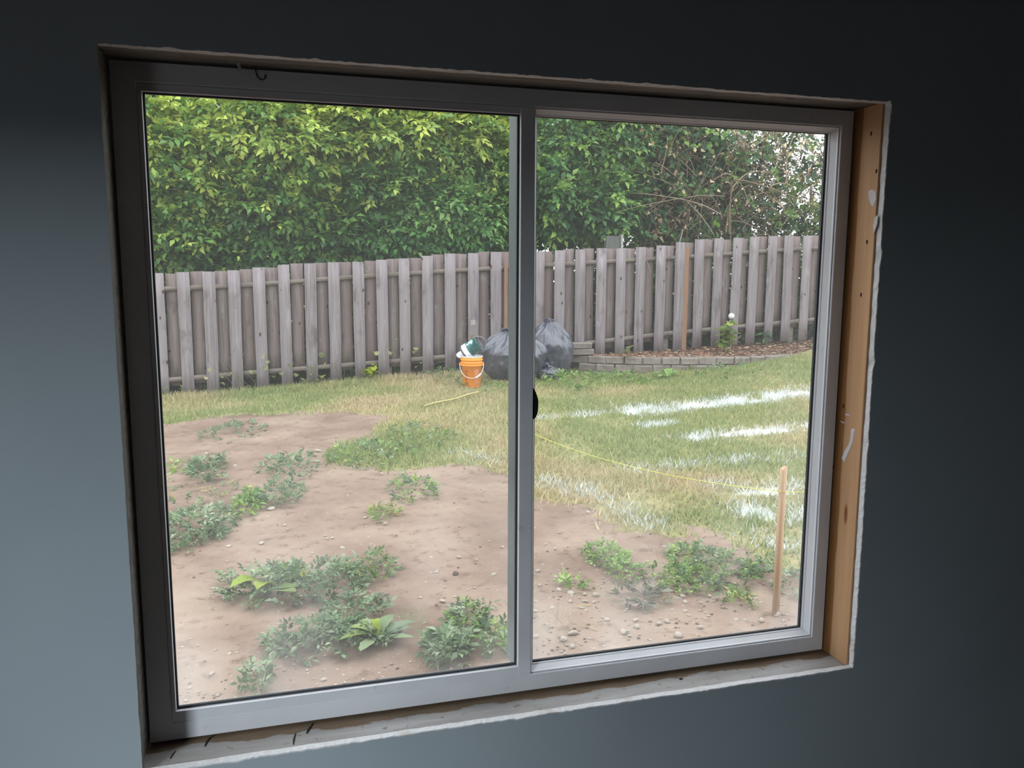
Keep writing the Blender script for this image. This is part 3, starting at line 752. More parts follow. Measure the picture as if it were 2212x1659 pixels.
def shrub(name, label, blobs, n, T, cols, size=1.0, up=.45, droop=.25, inner=.35, stems=4, stem_col=(96, 84, 72), nparts=40, leafLW=(.13, .06), base=None, cat='shrub', by_height=True, front=.85, group=None):
    """a bush or small tree: stems and branches, a mass of leaves, and the large leaves that stand out as parts of their own"""
    zlo = min(b[2] - b[5] for b in blobs); zhi = max(b[2] + b[5] for b in blobs)
    bx = np.mean([b[0] for b in blobs]) if base is None else base[0]; by = (np.mean([b[1] for b in blobs]) + .2) if base is None else base[1]
    b0 = np.array([bx, by, float(gz(bx, by)) - .03])
    root = empty(name, b0); tag(root, label, cat, group)
    P, N = blob_points(blobs, n, .78, 1.05, front); Pi, Ni = blob_points(blobs, int(n * inner), .35, .75, front)
    P = np.concatenate([P, Pi]); N = np.concatenate([N, Ni]); m_ = len(P)
    D = N * .75 + RNG.normal(0, .45, (m_, 3)) + np.array([0, -.1, -droop])
    U = N * .45 + np.array([0, -.1, up + .6]) + RNG.normal(0, .22, (m_, 3))
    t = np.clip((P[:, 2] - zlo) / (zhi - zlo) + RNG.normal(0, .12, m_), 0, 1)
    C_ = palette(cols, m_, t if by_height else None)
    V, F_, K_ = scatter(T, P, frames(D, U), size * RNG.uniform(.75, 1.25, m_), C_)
    lv = link('leaves', np_mesh('leaves', V - b0, F_, None, M['leaf'], K_), root); lv['kind'] = 'stuff'
    for k in range(stems):
        b = blobs[k % len(blobs)]
        e = np.array(b[:3]) + np.array([RNG.normal(0, .3) * b[3], RNG.normal(0, .3) * b[4], RNG.uniform(.1, .8) * b[5]])
        s0 = b0 + np.array([RNG.normal(0, .12), RNG.normal(0, .08), -.05]); tt = np.linspace(0, 1, 9)[:, None]
        path = s0 + (e - s0) * tt + np.array([RNG.normal(0, .25), RNG.normal(0, .15), .1]) * np.sin(tt * PI) + RNG.normal(0, .03, (9, 3)) * tt
        Sp = Soup(); V, Q = tube(path, np.linspace(.05, .012, 9), 6); Sp.add(V - b0, Q, col=lin(*stem_col, KG))
        for j in range(7):
            i0 = int(RNG.integers(3, 8)); dr = RNG.normal(0, 1, 3) * np.array([.9, .6, .6]) + np.array([0, -.25, .5]); dr /= np.linalg.norm(dr)
            L_ = RNG.uniform(.4, 1.0) * max(b[3], b[5]); q_ = np.linspace(0, 1, 6)[:, None]
            pth = path[i0] + dr * L_ * q_ + np.array([0, 0, -.15 * L_]) * q_ ** 2 + RNG.normal(0, .02, (6, 3)) * q_
            V, Q = tube(pth, np.linspace(.012, .004, 6), 4); Sp.add(V - b0, Q, col=lin(*[c * 1.15 for c in stem_col], KG))
        link('branch', Sp.mesh('branch', M['bark']), root)
    if nparts:
        mes = []
        for q_ in range(4):
            lv_, lt_ = leaf_t(leafLW[0] * (1 + .12 * q_), leafLW[1] * (1 + .1 * q_), .14, .2); c = np.array(cols[(q_ + 1) % len(cols)][0][:3])
            mes.append(np_mesh('leaf', lv_, lt_, None, M['leaf'], np.tile(c, (5, 1))))
        P, N = blob_points(blobs, nparts, 1.03, 1.10, 1.0)
        D = N * .6 + RNG.normal(0, .4, P.shape) + np.array([0, -.15, -droop]); U = N * .5 + np.array([0, 0, up + .6]) + RNG.normal(0, .2, P.shape); B = frames(D, U)
        for k in range(len(P)):
            if N[k][1] > .3: continue
            o = link('leaf', mes[k % 4], root, Vector(P[k] - b0)); o.rotation_euler = Matrix(B[k].tolist()).to_euler()
    return root

Lc = lambda r, g, b: lin(r, g, b, KG)
Lt = lambda r, g, b: lin(r, g, b, KG * 2.0)
T_big = [sprig_t(8, .26, .125, .056, 100 + k) for k in range(6)]
T_mid = [sprig_t(7, .17, .09, .052, 120 + k, fold=.2) for k in range(6)]
T_small = [sprig_t(7, .15, .065, .034, 140 + k) for k in range(6)]
T_ivy = [sprig_t(5, .22, .13, .11, 160 + k, fold=.1, curl=.1) for k in range(5)]
T_needle = [sprig_t(14, .3, .10, .02, 180 + k) for k in range(5)]
T_dead = [sprig_t(4, .16, .085, .04, 200 + k, fold=.5, curl=.5) for k in range(5)]
HY = 12.9
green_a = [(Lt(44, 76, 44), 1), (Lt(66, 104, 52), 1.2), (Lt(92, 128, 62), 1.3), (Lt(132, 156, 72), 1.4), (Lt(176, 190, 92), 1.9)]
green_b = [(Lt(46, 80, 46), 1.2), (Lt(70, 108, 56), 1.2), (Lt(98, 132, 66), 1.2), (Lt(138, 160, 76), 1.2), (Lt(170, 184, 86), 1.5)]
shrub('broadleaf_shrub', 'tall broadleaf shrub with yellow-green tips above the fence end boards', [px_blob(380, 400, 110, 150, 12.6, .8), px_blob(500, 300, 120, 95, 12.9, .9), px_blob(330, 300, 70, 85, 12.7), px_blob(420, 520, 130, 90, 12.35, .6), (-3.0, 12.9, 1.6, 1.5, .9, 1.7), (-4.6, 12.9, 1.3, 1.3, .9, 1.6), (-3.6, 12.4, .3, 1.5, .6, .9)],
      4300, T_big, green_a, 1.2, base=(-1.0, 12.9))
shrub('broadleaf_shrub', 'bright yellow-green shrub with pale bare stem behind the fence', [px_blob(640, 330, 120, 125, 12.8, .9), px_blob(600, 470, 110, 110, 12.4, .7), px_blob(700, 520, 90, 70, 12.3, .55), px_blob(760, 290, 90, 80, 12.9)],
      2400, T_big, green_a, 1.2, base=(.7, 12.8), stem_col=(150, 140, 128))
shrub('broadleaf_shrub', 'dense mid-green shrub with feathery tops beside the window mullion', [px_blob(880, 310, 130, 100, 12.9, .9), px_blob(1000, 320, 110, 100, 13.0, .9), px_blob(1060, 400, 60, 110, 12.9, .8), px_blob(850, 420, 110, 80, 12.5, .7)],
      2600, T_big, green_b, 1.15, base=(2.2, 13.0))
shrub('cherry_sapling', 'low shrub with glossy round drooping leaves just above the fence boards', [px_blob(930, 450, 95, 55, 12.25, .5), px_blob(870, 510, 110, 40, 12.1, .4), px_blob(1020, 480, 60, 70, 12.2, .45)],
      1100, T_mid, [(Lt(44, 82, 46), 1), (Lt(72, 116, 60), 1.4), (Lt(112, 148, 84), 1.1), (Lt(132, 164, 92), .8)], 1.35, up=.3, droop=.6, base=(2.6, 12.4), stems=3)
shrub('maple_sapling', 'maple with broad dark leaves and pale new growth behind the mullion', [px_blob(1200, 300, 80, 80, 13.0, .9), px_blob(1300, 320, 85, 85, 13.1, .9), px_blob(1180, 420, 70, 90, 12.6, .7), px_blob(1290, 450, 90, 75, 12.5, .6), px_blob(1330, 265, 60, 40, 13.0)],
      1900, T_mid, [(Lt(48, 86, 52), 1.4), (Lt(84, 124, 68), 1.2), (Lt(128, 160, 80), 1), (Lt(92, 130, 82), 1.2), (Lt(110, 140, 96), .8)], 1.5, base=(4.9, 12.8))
# dark background trees
shrub('conifer_tree', 'dark green conifer standing far behind the shrub row', [px_blob(450, 190, 140, 100, 17.5, 1.2), px_blob(420, 380, 200, 170, 17.5, 1.3)], 1500, T_needle, [(Lt(34, 62, 48), 1), (Lt(48, 80, 58), 1)], 1.9, up=.1, droop=.5, base=(-.6, 17.8), nparts=0, cat='tree', by_height=False)
shrub('conifer_tree', 'dark green conifer far behind the feathery shrub and mullion', [px_blob(800, 330, 230, 200, 18, 1.4), px_blob(1050, 380, 160, 200, 17.5, 1.3)], 2200, T_needle, [(Lt(30, 52, 40), 1), (Lt(46, 74, 50), 1)], 2.1, up=.1, droop=.5, base=(4.2, 18), nparts=0, cat='tree', by_height=False)
shrub('dark_tree', 'shadowy leafy tree behind the maple and the bramble tangle', [px_blob(1250, 330, 170, 170, 15.5, 1.2), px_blob(1420, 380, 110, 170, 15.3, 1.0)], 1500, T_mid, [(Lt(34, 60, 40), 1), (Lt(52, 84, 50), 1)], 1.8, base=(6.3, 15.6), nparts=0, cat='tree', by_height=False)

# bramble tangle: bare canes, dead leaves, ivy
def bramble(name, label, region, y, ncane, ndead, nivy, green, seed, cane_cols, base):
    r = np.random.default_rng(seed); b0 = np.array([base[0], base[1], float(gz(*base)) - .02])
    root = empty(name, b0); tag(root, label, 'bramble')
    x0, x1, y0, y1 = region; fine = Soup()
    for k in range(ncane):
        a = at_y(r.uniform(x0 - 20, x1 + 20), r.uniform(y0 + 60, y1 + 30), y + (r.uniform(-.5, -.3) if k < 26 else r.uniform(-.35, .5))); dr = np.array([r.normal(0, .7), r.normal(0, .25), r.normal(.45, .7)]); dr /= np.linalg.norm(dr)
        L_ = r.uniform(.5, 1.9); q_ = np.linspace(0, 1, 10)[:, None]
        pth = a + dr * L_ * q_ + np.array([r.normal(0, .3), 0, -r.uniform(.1, .7)]) * L_ * q_ ** 2 + r.normal(0, .012, (10, 3)).cumsum(0) * .5
        rad = r.uniform(.0035, .008); V, Q = tube(pth, np.linspace(rad, rad * .45, 10), 4); c = lin(*cane_cols[k % len(cane_cols)], KG)
        if k < 26:
            Sp = Soup(); V2, Q2 = tube(pth, np.linspace(rad * 2.0, rad * .9, 10), 5); Sp.add(V2 - b0, Q2, col=c); link('cane', Sp.mesh('cane', M['bark']), root)
        else: fine.add(V - b0, Q, col=c)
    o = link('twigs', fine.mesh('twigs', M['bark']), root); o['kind'] = 'stuff'
    for nm, T, n, cols, sz, dz in (('dead_leaves', T_dead, ndead, [(Lc(160, 136, 104), 1), (Lc(190, 168, 132), 1), (Lc(126, 104, 78), 1), (Lc(206, 188, 156), .6)], 1.35, -.9), ('ivy_leaves', T_ivy, nivy, green, .9, -.35)):
        P = np.array([at_y(r.uniform(x0, x1), y0 + (y1 - y0) * r.random() ** .9, y + r.uniform(-.3, .45)) for _ in range(n)])
        D = r.normal(0, .6, P.shape) + np.array([0, -.2, dz]); U = r.normal(0, .4, P.shape) + np.array([0, -.7, .5])
        V, F_, K_ = scatter(T, P, frames(D, U), sz * r.uniform(.7, 1.2, n), palette(cols, n))
        o = link(nm, np_mesh(nm, V - b0, F_, None, M['leaf'], K_), root); o['kind'] = 'stuff'
    mes = []
    for q_, c in enumerate((Lt(180, 160, 128), Lt(158, 130, 98), Lt(60, 104, 60), Lt(200, 184, 150))):
        lv_, lt_ = leaf_t(.11, .07, .3, .35); mes.append(np_mesh('leaf', lv_, lt_, None, M['leaf'], np.tile(np.array(c[:3]), (5, 1))))
    for k in range(45):
        p = at_y(r.uniform(x0, x1), r.uniform(y0, y1 - 20), y - r.uniform(.35, .5)); o = link('leaf', mes[k % 4], root, Vector(p - b0)); o.rotation_euler = (r.normal(-1.9, .4), r.normal(0, .4), r.normal(0, .7))
    return root
canes = [(176, 156, 130), (150, 128, 104), (196, 180, 156), (128, 104, 84)]
bramble('bramble_thicket', 'tangle of bare tan canes and dead brown leaves over the fence', (1370, 1600, 255, 515), 12.6, 240, 170, 420, [(Lt(40, 76, 48), 1.2), (Lt(60, 100, 58), 1), (Lt(110, 142, 64), .5)], 5, canes, (7.0, 12.8))
bramble('bramble_thicket', 'thinner vine tangle against bright sky beyond the last fence boards', (1580, 1800, 262, 505), 12.5, 150, 110, 200, [(Lt(48, 78, 50), 1), (Lt(96, 124, 62), .8)], 6, canes, (9.0, 12.7))
shrub('ivy_mass', 'dark ivy mass behind the dead bramble canes', [px_blob(1440, 400, 90, 130, 13.3, .5), px_blob(1545, 420, 75, 100, 13.3, .5), px_blob(1480, 290, 90, 60, 13.4, .5)], 900, T_ivy, [(Lt(36, 66, 42), 1.3), (Lt(54, 92, 52), 1), (Lt(84, 116, 58), .6)], 1.0, base=(7.2, 13.5), nparts=20, stems=3, by_height=False)
shrub('thin_tree', 'thin leafy tree with gaps of white sky at the fence end', [px_blob(1620, 330, 85, 85, 14.0, .8), px_blob(1690, 400, 90, 90, 14.2, .8), px_blob(1740, 320, 60, 70, 14.2, .8), px_blob(1620, 460, 80, 60, 13.8, .6), px_blob(1740, 490, 80, 60, 14.0, .6), px_blob(1640, 500, 110, 45, 13.6, .6), px_blob(1590, 380, 60, 120, 14.4, .6), px_blob(1620, 285, 90, 45, 14.1, .6), (13.3, 14.2, 2.2, 1.2, .9, 1.6)], 1080, T_small, [(Lt(50, 54, 44), 1), (Lt(66, 74, 50), 1), (Lt(84, 104, 58), .7)], 1.6, inner=.3, base=(9.9, 14.2), stems=6, stem_col=(84, 76, 70), nparts=20, by_height=False, cat='tree')

under = [(Lt(40, 66, 40), 1), (Lt(58, 90, 48), 1), (Lt(84, 112, 60), .7)]
for k, (x_, lb) in enumerate(((-1.6, 'shaded undergrowth behind the end fence boards'), (.7, 'shaded undergrowth behind the fence below the bare-stemmed shrub'), (3.0, 'shaded undergrowth behind the fence near the orange bucket'), (5.3, 'shaded undergrowth behind the fence below the maple'), (7.6, 'shaded undergrowth behind the fence below the bramble canes'), (9.9, 'shaded undergrowth behind the last fence boards in view'))):
    g_ = float(gz(x_, 12)); shrub('undergrowth_bush', lb, [(x_ - .6, 12.15, g_ + .80, .88, .42, 1.0), (x_ + .6, 12.2, g_ + .95, .88, .42, 1.15), (x_, 12.9, g_ + 1.1, 1.3, .4, 1.25)], 900, T_mid, under, 1.5, base=(x_, 12.3), nparts=0, stems=3, by_height=False)
# grey post with pale edge just behind the fence
x_ = at_y(1328, 525, 11.75)[0]; pz = float(gz(x_, 11.75))
gp = empty('shed_corner', (x_, 11.75, pz)); tag(gp, 'grey timber corner with pale trim edge peeping over the fence below the maple', 'shed')
zt = at_y(1328, 510, 11.75)[2] - pz
link('wall_slab', box_me('wall_slab', .26, .10, zt, M['greypost'], .004, base=True), gp, (-.05, .0, 0))
link('trim_board', box_me('trim_board', .035, .12, zt + .03, M['palepost'], .003, base=True), gp, (.11, -.01, 0))

# ------------------------------------------------------------------ raised bed and block wall
ZB = -.57
wall_pts = np.array([(4.62, 11.02), (5.05, 10.69), (5.69, 10.37), (6.45, 10.18), (7.19, 10.08), (7.885, 10.15), (8.6, 10.32), (9.3, 10.62), (9.9, 10.9)])
seg = np.hypot(*np.diff(wall_pts, axis=0).T); cum = np.concatenate([[0], np.cumsum(seg)])
def wpt(s_): return np.array([np.interp(s_, cum, wall_pts[:, 0]), np.interp(s_, cum, wall_pts[:, 1])])
bed = empty('garden_bed', (7, 10.7, ZB)); tag(bed, 'low raised soil bed covered with brown bark mulch below the fence', 'garden bed')
bO = np.array(bed.location); nu, nv = 90, 14; V = []
for i in range(nu):
    a = wpt(cum[-1] * i / (nu - 1)); yb = float(fy(a[0])) + .12; zb = np.interp(a[0], [4.6, 5.2, 6.2, 7.1, 8, 9.2, 10], [-.60, -.60, -.565, -.52, -.485, -.44, -.40])
    for j in range(nv):
        t = j / (nv - 1); y = (a[1] + .15) * (1 - t) + yb * t
        V.append((a[0], y, (ZB - .015) * (1 - t) + zb * t + .02 * (float(fbm(a[0] * 8, y * 8, 51, 2)) - .5)))
V = np.array(V); Q = [(i * nv + j, (i + 1) * nv + j, (i + 1) * nv + j + 1, i * nv + j + 1) for i in range(nu - 1) for j in range(nv - 1)]
BV = V.copy()
q = NT('dark_bed_soil'); a_ = q.noise(q.mapping(), 30.0, 4.0)
M['bedsoil'] = q.bsdf(q.ramp(a_, [(0.3, Lc(112, 90, 78)), (0.6, Lc(146, 120, 104)), (0.75, Lc(176, 150, 130))]), .95, .1, a_, .6, .02)
link('soil', np_mesh('soil', V - bO, None, Q, M['bedsoil'], smooth=True), bed)
ch = Soup()
for k in range(2600):
    i = RNG.integers(0, len(BV)); p = BV[i] + np.array([RNG.normal(0, .05), RNG.normal(0, .04), .012]); L_, W_ = RNG.uniform(.03, .09), RNG.uniform(.012, .03)
    A = rotz(RNG.uniform(0, 6.3)) @ rotx(RNG.normal(0, .35)); c = [Lc(150, 110, 88), Lc(176, 136, 110), Lc(116, 84, 68), Lc(206, 182, 156), Lc(226, 208, 184)][RNG.choice(5, p=[.3, .28, .25, .12, .05])]
    ch.add(np.array([(-L_ / 2, -W_ / 2, 0), (L_ / 2, -W_ / 2, .004), (L_ / 2, W_ / 2, 0), (-L_ / 2, W_ / 2, .006), (0, 0, .014)]) @ A.T + p - bO, [(0, 1, 2, 3)], [(0, 1, 4), (1, 2, 4), (2, 3, 4), (3, 0, 4)], c)
o = link('mulch', ch.mesh('mulch', M['chips']), bed); o['kind'] = 'stuff'
rw = empty('block_wall', (7, 10.3, -.8)); tag(rw, 'low curved retaining wall of grey concrete blocks around the mulch bed', 'retaining wall')
rO = np.array(rw.location)
def block_me(seed, wd, h=.122, dp=.19):
    r = np.random.default_rng(seed); bm = bmesh.new(); bmesh.ops.create_cube(bm, size=1)
    for v in bm.verts: v.co = Vector((v.co.x * wd, v.co.y * dp, v.co.z * h))
    fe = [e for e in bm.edges if all(v.co.y < 0 for v in e.verts)]
    bmesh.ops.bevel(bm, geom=fe, offset=.018, segments=1, affect='EDGES')
    for v in bm.verts:
        if v.co.y < 0: v.co += Vector((r.normal(0, .004), r.normal(0, .007), r.normal(0, .003)))
    me = bpy.data.meshes.new('block'); bm.to_mesh(me); bm.free(); me.materials.append(M['block']); return me
BK = [block_me(k, .292) for k in range(6)]
for crs in range(4):
    s_ = .15 + (.15 if crs % 2 else 0); zc = ZB - .061 - crs * .124
    while s_ < cum[-1] - .1:
        p = wpt(s_); q_ = wpt(min(s_ + .05, cum[-1])); a = math.atan2(q_[1] - p[1], q_[0] - p[0])
        if zc + .06 > gz(p[0], p[1]) - .06:
            o = link('block', BK[RNG.integers(0, 6)], rw, (p[0] - math.sin(a) * (.09 - .012 * crs) - rO[0], p[1] + math.cos(a) * (.09 - .012 * crs) - rO[1], zc - rO[2])); o.rotation_euler = (RNG.normal(0, .012), RNG.normal(0, .012), a + RNG.normal(0, .02))
        s_ += .300
for k, (px, py, lb) in enumerate(((1258, 760, 'loose grey block lying on the end of the retaining wall'), (1255, 748, 'topmost loose grey block stacked at the end of the retaining wall'))):
    p = at_y(px, py, 10.93)
    zc = ZB + .056 + .105 * k
    me = block_me(30 + k, .37 if k == 0 else .34, .102, .17)
    o = tag(link('loose_block', me, None, (p[0], 10.93, zc)), lb, 'block', 'loose blocks at the end of the retaining wall'); o.rotation_euler = (0, 0, -.12 + .1 * k)

# ------------------------------------------------------------------ rubbish bags
def bag(name, label, c, rx, ry, h, seed, top=.5, tail=None):
    r = np.random.default_rng(seed); nu, nv = 120, 80
    u = np.linspace(0, 2 * PI, nu, endpoint=False); v = np.linspace(0, 1, nv); U, Vv = np.meshgrid(u, v)
    prof = np.interp(Vv, [0, .02, .06, .18, .38, .58, .76, .89, .96, 1.0], [0, .48, .62, .78, .93, 1.0, .95, .74 * top + .05, .30, .0])
    zz = np.interp(Vv, [0, .06, 1], [0, .015, 1.0])
    cu, cv = np.cos(U), np.sin(U)
    fold = 0
    for k in range(7):
        a, f, ph, tw = r.uniform(.004, .012), r.integers(3, 16), r.uniform(0, 6.3), r.normal(0, 3)
        fold = fold + a * np.abs(np.sin(f * U / 2 + ph + tw * Vv)) ** .7 * (.35 + 4.5 * sstep((Vv - .6) / .4) + 2.2 * sstep((.3 - Vv) / .3))
    cr = -.16 * np.abs(fbm(cu * 1.7 + 2 * seed, cv * 1.7 + Vv * 3.2, seed + 3, 2) - .5) + .07 * (fbm(cu * 2.2 + 5 + seed, cv * 2.2 + Vv * 4, seed, 3) - .5) + .05 * (fbm(cu * 6 + 9, cv * 6 + Vv * 9, seed + 5, 2) - .5)
    R_ = prof * (1 + fold * -2.2 + cr * 2)
    sl = .10 * h * np.sin(seed * 1.3)
    X = R_ * rx * cu + sl * zz ** 2; Y = R_ * ry * cv; Z = h * zz * (1 + .05 * (fbm(cu * 2, cv * 2, seed + 9, 2) - .5) * 2)
    V = np.stack([X, Y, Z], -1).reshape(-1, 3); Q = [(j * nu + i, j * nu + (i + 1) % nu, (j + 1) * nu + (i + 1) % nu, (j + 1) * nu + i) for j in range(nv - 1) for i in range(nu)]
    root = empty(name, c); tag(root, label, 'rubbish bag')
    link('bag_body', np_mesh('bag_body', V, None, Q, M['bag'], smooth=True), root)
    # gathered mouth of the bag
    S2 = Soup()
    for k in range(9):
        a = 2 * PI * k / 9 + r.normal(0, .2); L_ = r.uniform(.07, .15); q_ = np.linspace(0, 1, 4)
        b = np.array([sl, 0, h * .975]); e = np.array([math.cos(a) * L_, math.sin(a) * L_ * .7, r.uniform(-.03, .035)])
        pl = [b + e * t_ + np.array([0, 0, .02 * math.sin(t_ * 3)]) for t_ in q_]; s_ = np.cross(e, (0, 0, 1)); s_ /= np.linalg.norm(s_) + 1e-9
        Vt = []
        for t_, p_ in zip(q_, pl): Vt += [p_ - s_ * (.012 + .03 * t_), p_ + np.array([0, 0, .012]), p_ + s_ * (.012 + .03 * t_)]
        S2.add(np.array(Vt), [(i * 3 + j, i * 3 + j + 1, i * 3 + j + 4, i * 3 + j + 3) for i in range(3) for j in range(2)])
    link('bag_mouth', S2.mesh('bag_mouth', M['bag'], True), root)
    return root
bl = at(1118, 836)
bag('rubbish_bag', 'squat black plastic rubbish bag slumped beside the orange bucket', (3.42, 10.22, float(gz(3.42, 10.22)) - .02), .54, .40, .80, 3, .9)
bag('rubbish_bag', 'taller black plastic rubbish bag leaning by the end of the block wall', (4.22, 10.72, float(gz(4.22, 10.72)) - .02), .38, .36, .93, 8, .9)
bag('rubbish_bag', 'small limp black bag end lying on the grass before the taller bag', (3.98, 10.20, float(gz(3.98, 10.20)) - .02), .22, .17, .26, 5, .6)

# ------------------------------------------------------------------ orange bucket, paint can, lid
bk0 = at(1019, 836); BS = .148
bz = float(gz(bk0[0], bk0[1]))
bk = empty('plastic_bucket', (bk0[0], bk0[1], bz)); tag(bk, 'orange plastic bucket with white rim standing in the grass by black bags', 'bucket')
kz = .45
prof = [(.118, 0), (.122, .004), (.146, .31), (.157, .312), (.157, .325), (.149, .327), (.149, .343), (.158, .345), (.158, .358), (.150, .36), (.151, .385), (.160, .387), (.160, .40), (.153, .402), (.155, kz - .012)]
V, Q, T = lathe(prof, 40, close_bot=True); link('body', np_mesh('body', V, T, Q, M['bucket'], smooth=True), bk)
V, Q, T = lathe([(.155, kz - .02), (.160, kz - .014), (.161, kz - .002), (.156, kz), (.149, kz - .003), (.146, kz - .03)], 40); o = link('rim', np_mesh('rim', V, None, Q, M['white'], smooth=True), bk); o['label'] = 'white rim'
V, Q, T = lathe([(.120, .012), (.143, .40), (.148, kz - .01)], 40, close_bot=True); o = link('inner_wall', np_mesh('inner_wall', V, T, Q, M['white'], smooth=True), bk); o['label'] = 'pale inside of the bucket'
V, Q, T = lathe([(.128, kz - .075), (.131, kz - .07), (.06, kz - .055), (.002, kz - .05)], 32); o = link('contents', np_mesh('contents', V, None, Q, M['white'], smooth=True), bk); o['label'] = 'white lid inside'
# bail hanging down in front, towards the house, with a white grip
vd = np.array([CP[0] - bk0[0], CP[1] - bk0[1]]); vd /= np.linalg.norm(vd); sd = np.array([-vd[1], vd[0]])
hp = []
for t in np.linspace(0, PI, 19):
    s_ = math.cos(t) * .168; dn = math.sin(t) ** .9; out = .02 + .145 * math.sin(t) ** .7
    hp.append((sd[0] * s_ + vd[0] * out, sd[1] * s_ + vd[1] * out, .335 - .19 * dn))
V, Q = tube(hp, .0045, 6); bail_o = link('bail', np_mesh('bail', V, None, Q, M['white'], smooth=True), bk)
V, Q = tube(hp[4:8], .012, 8); link('grip', np_mesh('grip', V, None, Q, M['white'], smooth=True), bail_o)
for sgn in (1, -1):
    e = box_me('ear', .03, .03, .05, M['bucket'], .006); link('ear', e, bk, (sd[0] * .158 * sgn, sd[1] * .158 * sgn, .33))
# worn dark print and pale sticker on the side facing the house
va = math.atan2(vd[1], vd[0])
def on_bucket(name, a0, a1, z0, z1, mat, th=.0015):
    n = 8; V = []
    for z in (z0, z1):
        r = .122 + (.146 - .122) * (z / .31) + th
        V += [(r * math.cos(va + a0 + (a1 - a0) * i / n), r * math.sin(va + a0 + (a1 - a0) * i / n), z) for i in range(n + 1)]
    Q = [(i, i + 1, n + 2 + i, n + 1 + i) for i in range(n)]
    return link(name, np_mesh(name, V, None, Q, mat), bk)
# (positive angles run towards the viewer's right-hand side)
for a0, a1, z0, z1 in ((-.72, -.66, .17, .245), (-.72, -.45, .237, .25), (-.50, -.44, .17, .25), (-.72, -.45, .165, .178), (-.66, -.50, .11, .12), (-.70, -.64, .115, .15), (-.55, -.49, .115, .15), (-.64, -.46, .06, .085), (-.62, -.5, .03, .045)):
    on_bucket('printed_mark', a0, a1, z0, z1, M['mark'])
o = on_bucket('sticker', .30, .80, .05, .27, M['labelm'], .0012); o['label'] = 'pale worn sticker'
# paint can lying tilted on the bucket's rim
pc = np.array([at_y(1018, 751, bk0[1])[0], bk0[1] - .03, at_y(1018, 751, bk0[1])[2]])
ax = np.array([sd[0], sd[1], 0]); ax = -ax if ax[0] < 0 else ax
axis = ax * .80 + np.array([0, 0, .56]) + np.array([vd[0], vd[1], 0]) * .20; axis /= np.linalg.norm(axis)
rot = Vector((0, 0, 1)).rotation_difference(Vector(axis)).to_euler()
HC, RC = .27, .108
base = pc - axis * HC / 2
can = empty('paint_can', base, rot); tag(can, 'green and white paint can tipped over in the orange bucket', 'paint can')
V, Q, T = lathe([(RC, .0), (RC + .004, .002), (RC + .004, .010), (RC, .012), (RC, HC - .012), (RC + .004, HC - .010), (RC + .004, HC - .002), (RC, HC)], 32); link('body', np_mesh('body', V, None, Q, M['can'], smooth=True), can)
V, Q, T = lathe([(RC - .001, .006), (RC - .012, .003)], 32, close_top=True); link('bottom', np_mesh('bottom', V, T, Q, M['dkmetal']), can)
V, Q, T = lathe([(RC, HC), (RC - .02, HC + .001), (RC - .024, HC - .012)], 32, close_top=True); o = link('top', np_mesh('top', V, T, Q, M['dkmetal']), can); o['label'] = 'dark open top'
hp = [(math.cos(t) * (RC + .006), -.0 , HC - .03 + math.sin(t) * .12) for t in np.linspace(0, PI, 17)]
V, Q = tube(hp, .0045, 6); link('bail', np_mesh('bail', V, None, Q, M['steel'], smooth=True), can)
# white lid leaning behind
ld = at_y(992, 758, bk0[1] + .2)
V, Q, T = lathe([(.10, 0), (.105, .006), (.105, .02), (.098, .026), (.07, .022)], 28, close_top=True, close_bot=True)
lid = tag(link('plastic_lid', np_mesh('plastic_lid', V, T, Q, M['white'], smooth=True), None, (ld[0] + .05, ld[1] - .08, bz + kz - .005)), 'small white plastic lid resting on the back of the orange bucket rim', 'dish')
lid.rotation_euler = (.35, -.2, 0)

# ------------------------------------------------------------------ stake, string, lath
st = np.array([2.580, 2.14]); sz = float(gz(*st)); sh = 0.78
def stake_me(w_, d_, h):
    V = [(-w_ / 2, -d_ / 2, -.12), (w_ / 2, -d_ / 2, -.12), (w_ / 2, d_ / 2, -.12), (-w_ / 2, d_ / 2, -.12), (-w_ / 2, -d_ / 2, h - .02), (w_ / 2, -d_ / 2, h), (w_ / 2, d_ / 2, h - .004), (-w_ / 2, d_ / 2, h - .012)]
    return np_mesh('stake', V, None, [(0, 1, 5, 4), (1, 2, 6, 5), (2, 3, 7, 6), (3, 0, 4, 7), (4, 5, 6, 7), (3, 2, 1, 0)], M['stake'])
s1 = tag(link('survey_stake', stake_me(.043, .022, sh), None, (st[0], st[1], sz)), 'bare wooden stake driven into the dirt with yellow string tied on', 'stake')
s1.rotation_euler = (0, .006, .55)
f2 = at_y(1126, 925, 5.0); s2x, s2y = f2[0], 5.0; s2z = float(gz(s2x, s2y))
s2 = tag(link('survey_stake', stake_me(.032, .018, .6), None, (s2x, s2y, s2z)), 'far wooden stake behind the mullion holding the string end', 'stake')
a = at_y(1689, 1062, st[1] - .012); b = np.array([s2x, s2y - .012, f2[2]])
t = np.linspace(0, 1, 28)[:, None]
path = a + (b - a) * t + np.array([0, 0, -1]) * .085 * 4 * t * (1 - t) * .9
loop = [a + np.array([.022 * math.cos(q_), .016 * math.sin(q_) + .012, .004 * math.sin(3 * q_)]) for q_ in np.linspace(-PI / 2, 2.5 * PI, 16)]
tail = [a + np.array([.02 + .16 * q_, .0, -.004 - .01 * q_]) for q_ in np.linspace(0, 1, 4)]
S_ = Soup()
for pth in (path, loop, tail):
    V, Q = tube(pth, .0020, 5); S_.add(V - a, Q)
tag(link('mason_string', S_.mesh('mason_string', M['string']), None, a), 'yellow mason string stretched from the wooden stake across the lawn', 'string')
a = at(916, 888); b = at(1034, 857)
V, Q = tube([a + (b - a) * k + np.array([0, 0, .06 + .008 * math.sin(k * 9)]) for k in np.linspace(0, 1, 8)], .011, 4)
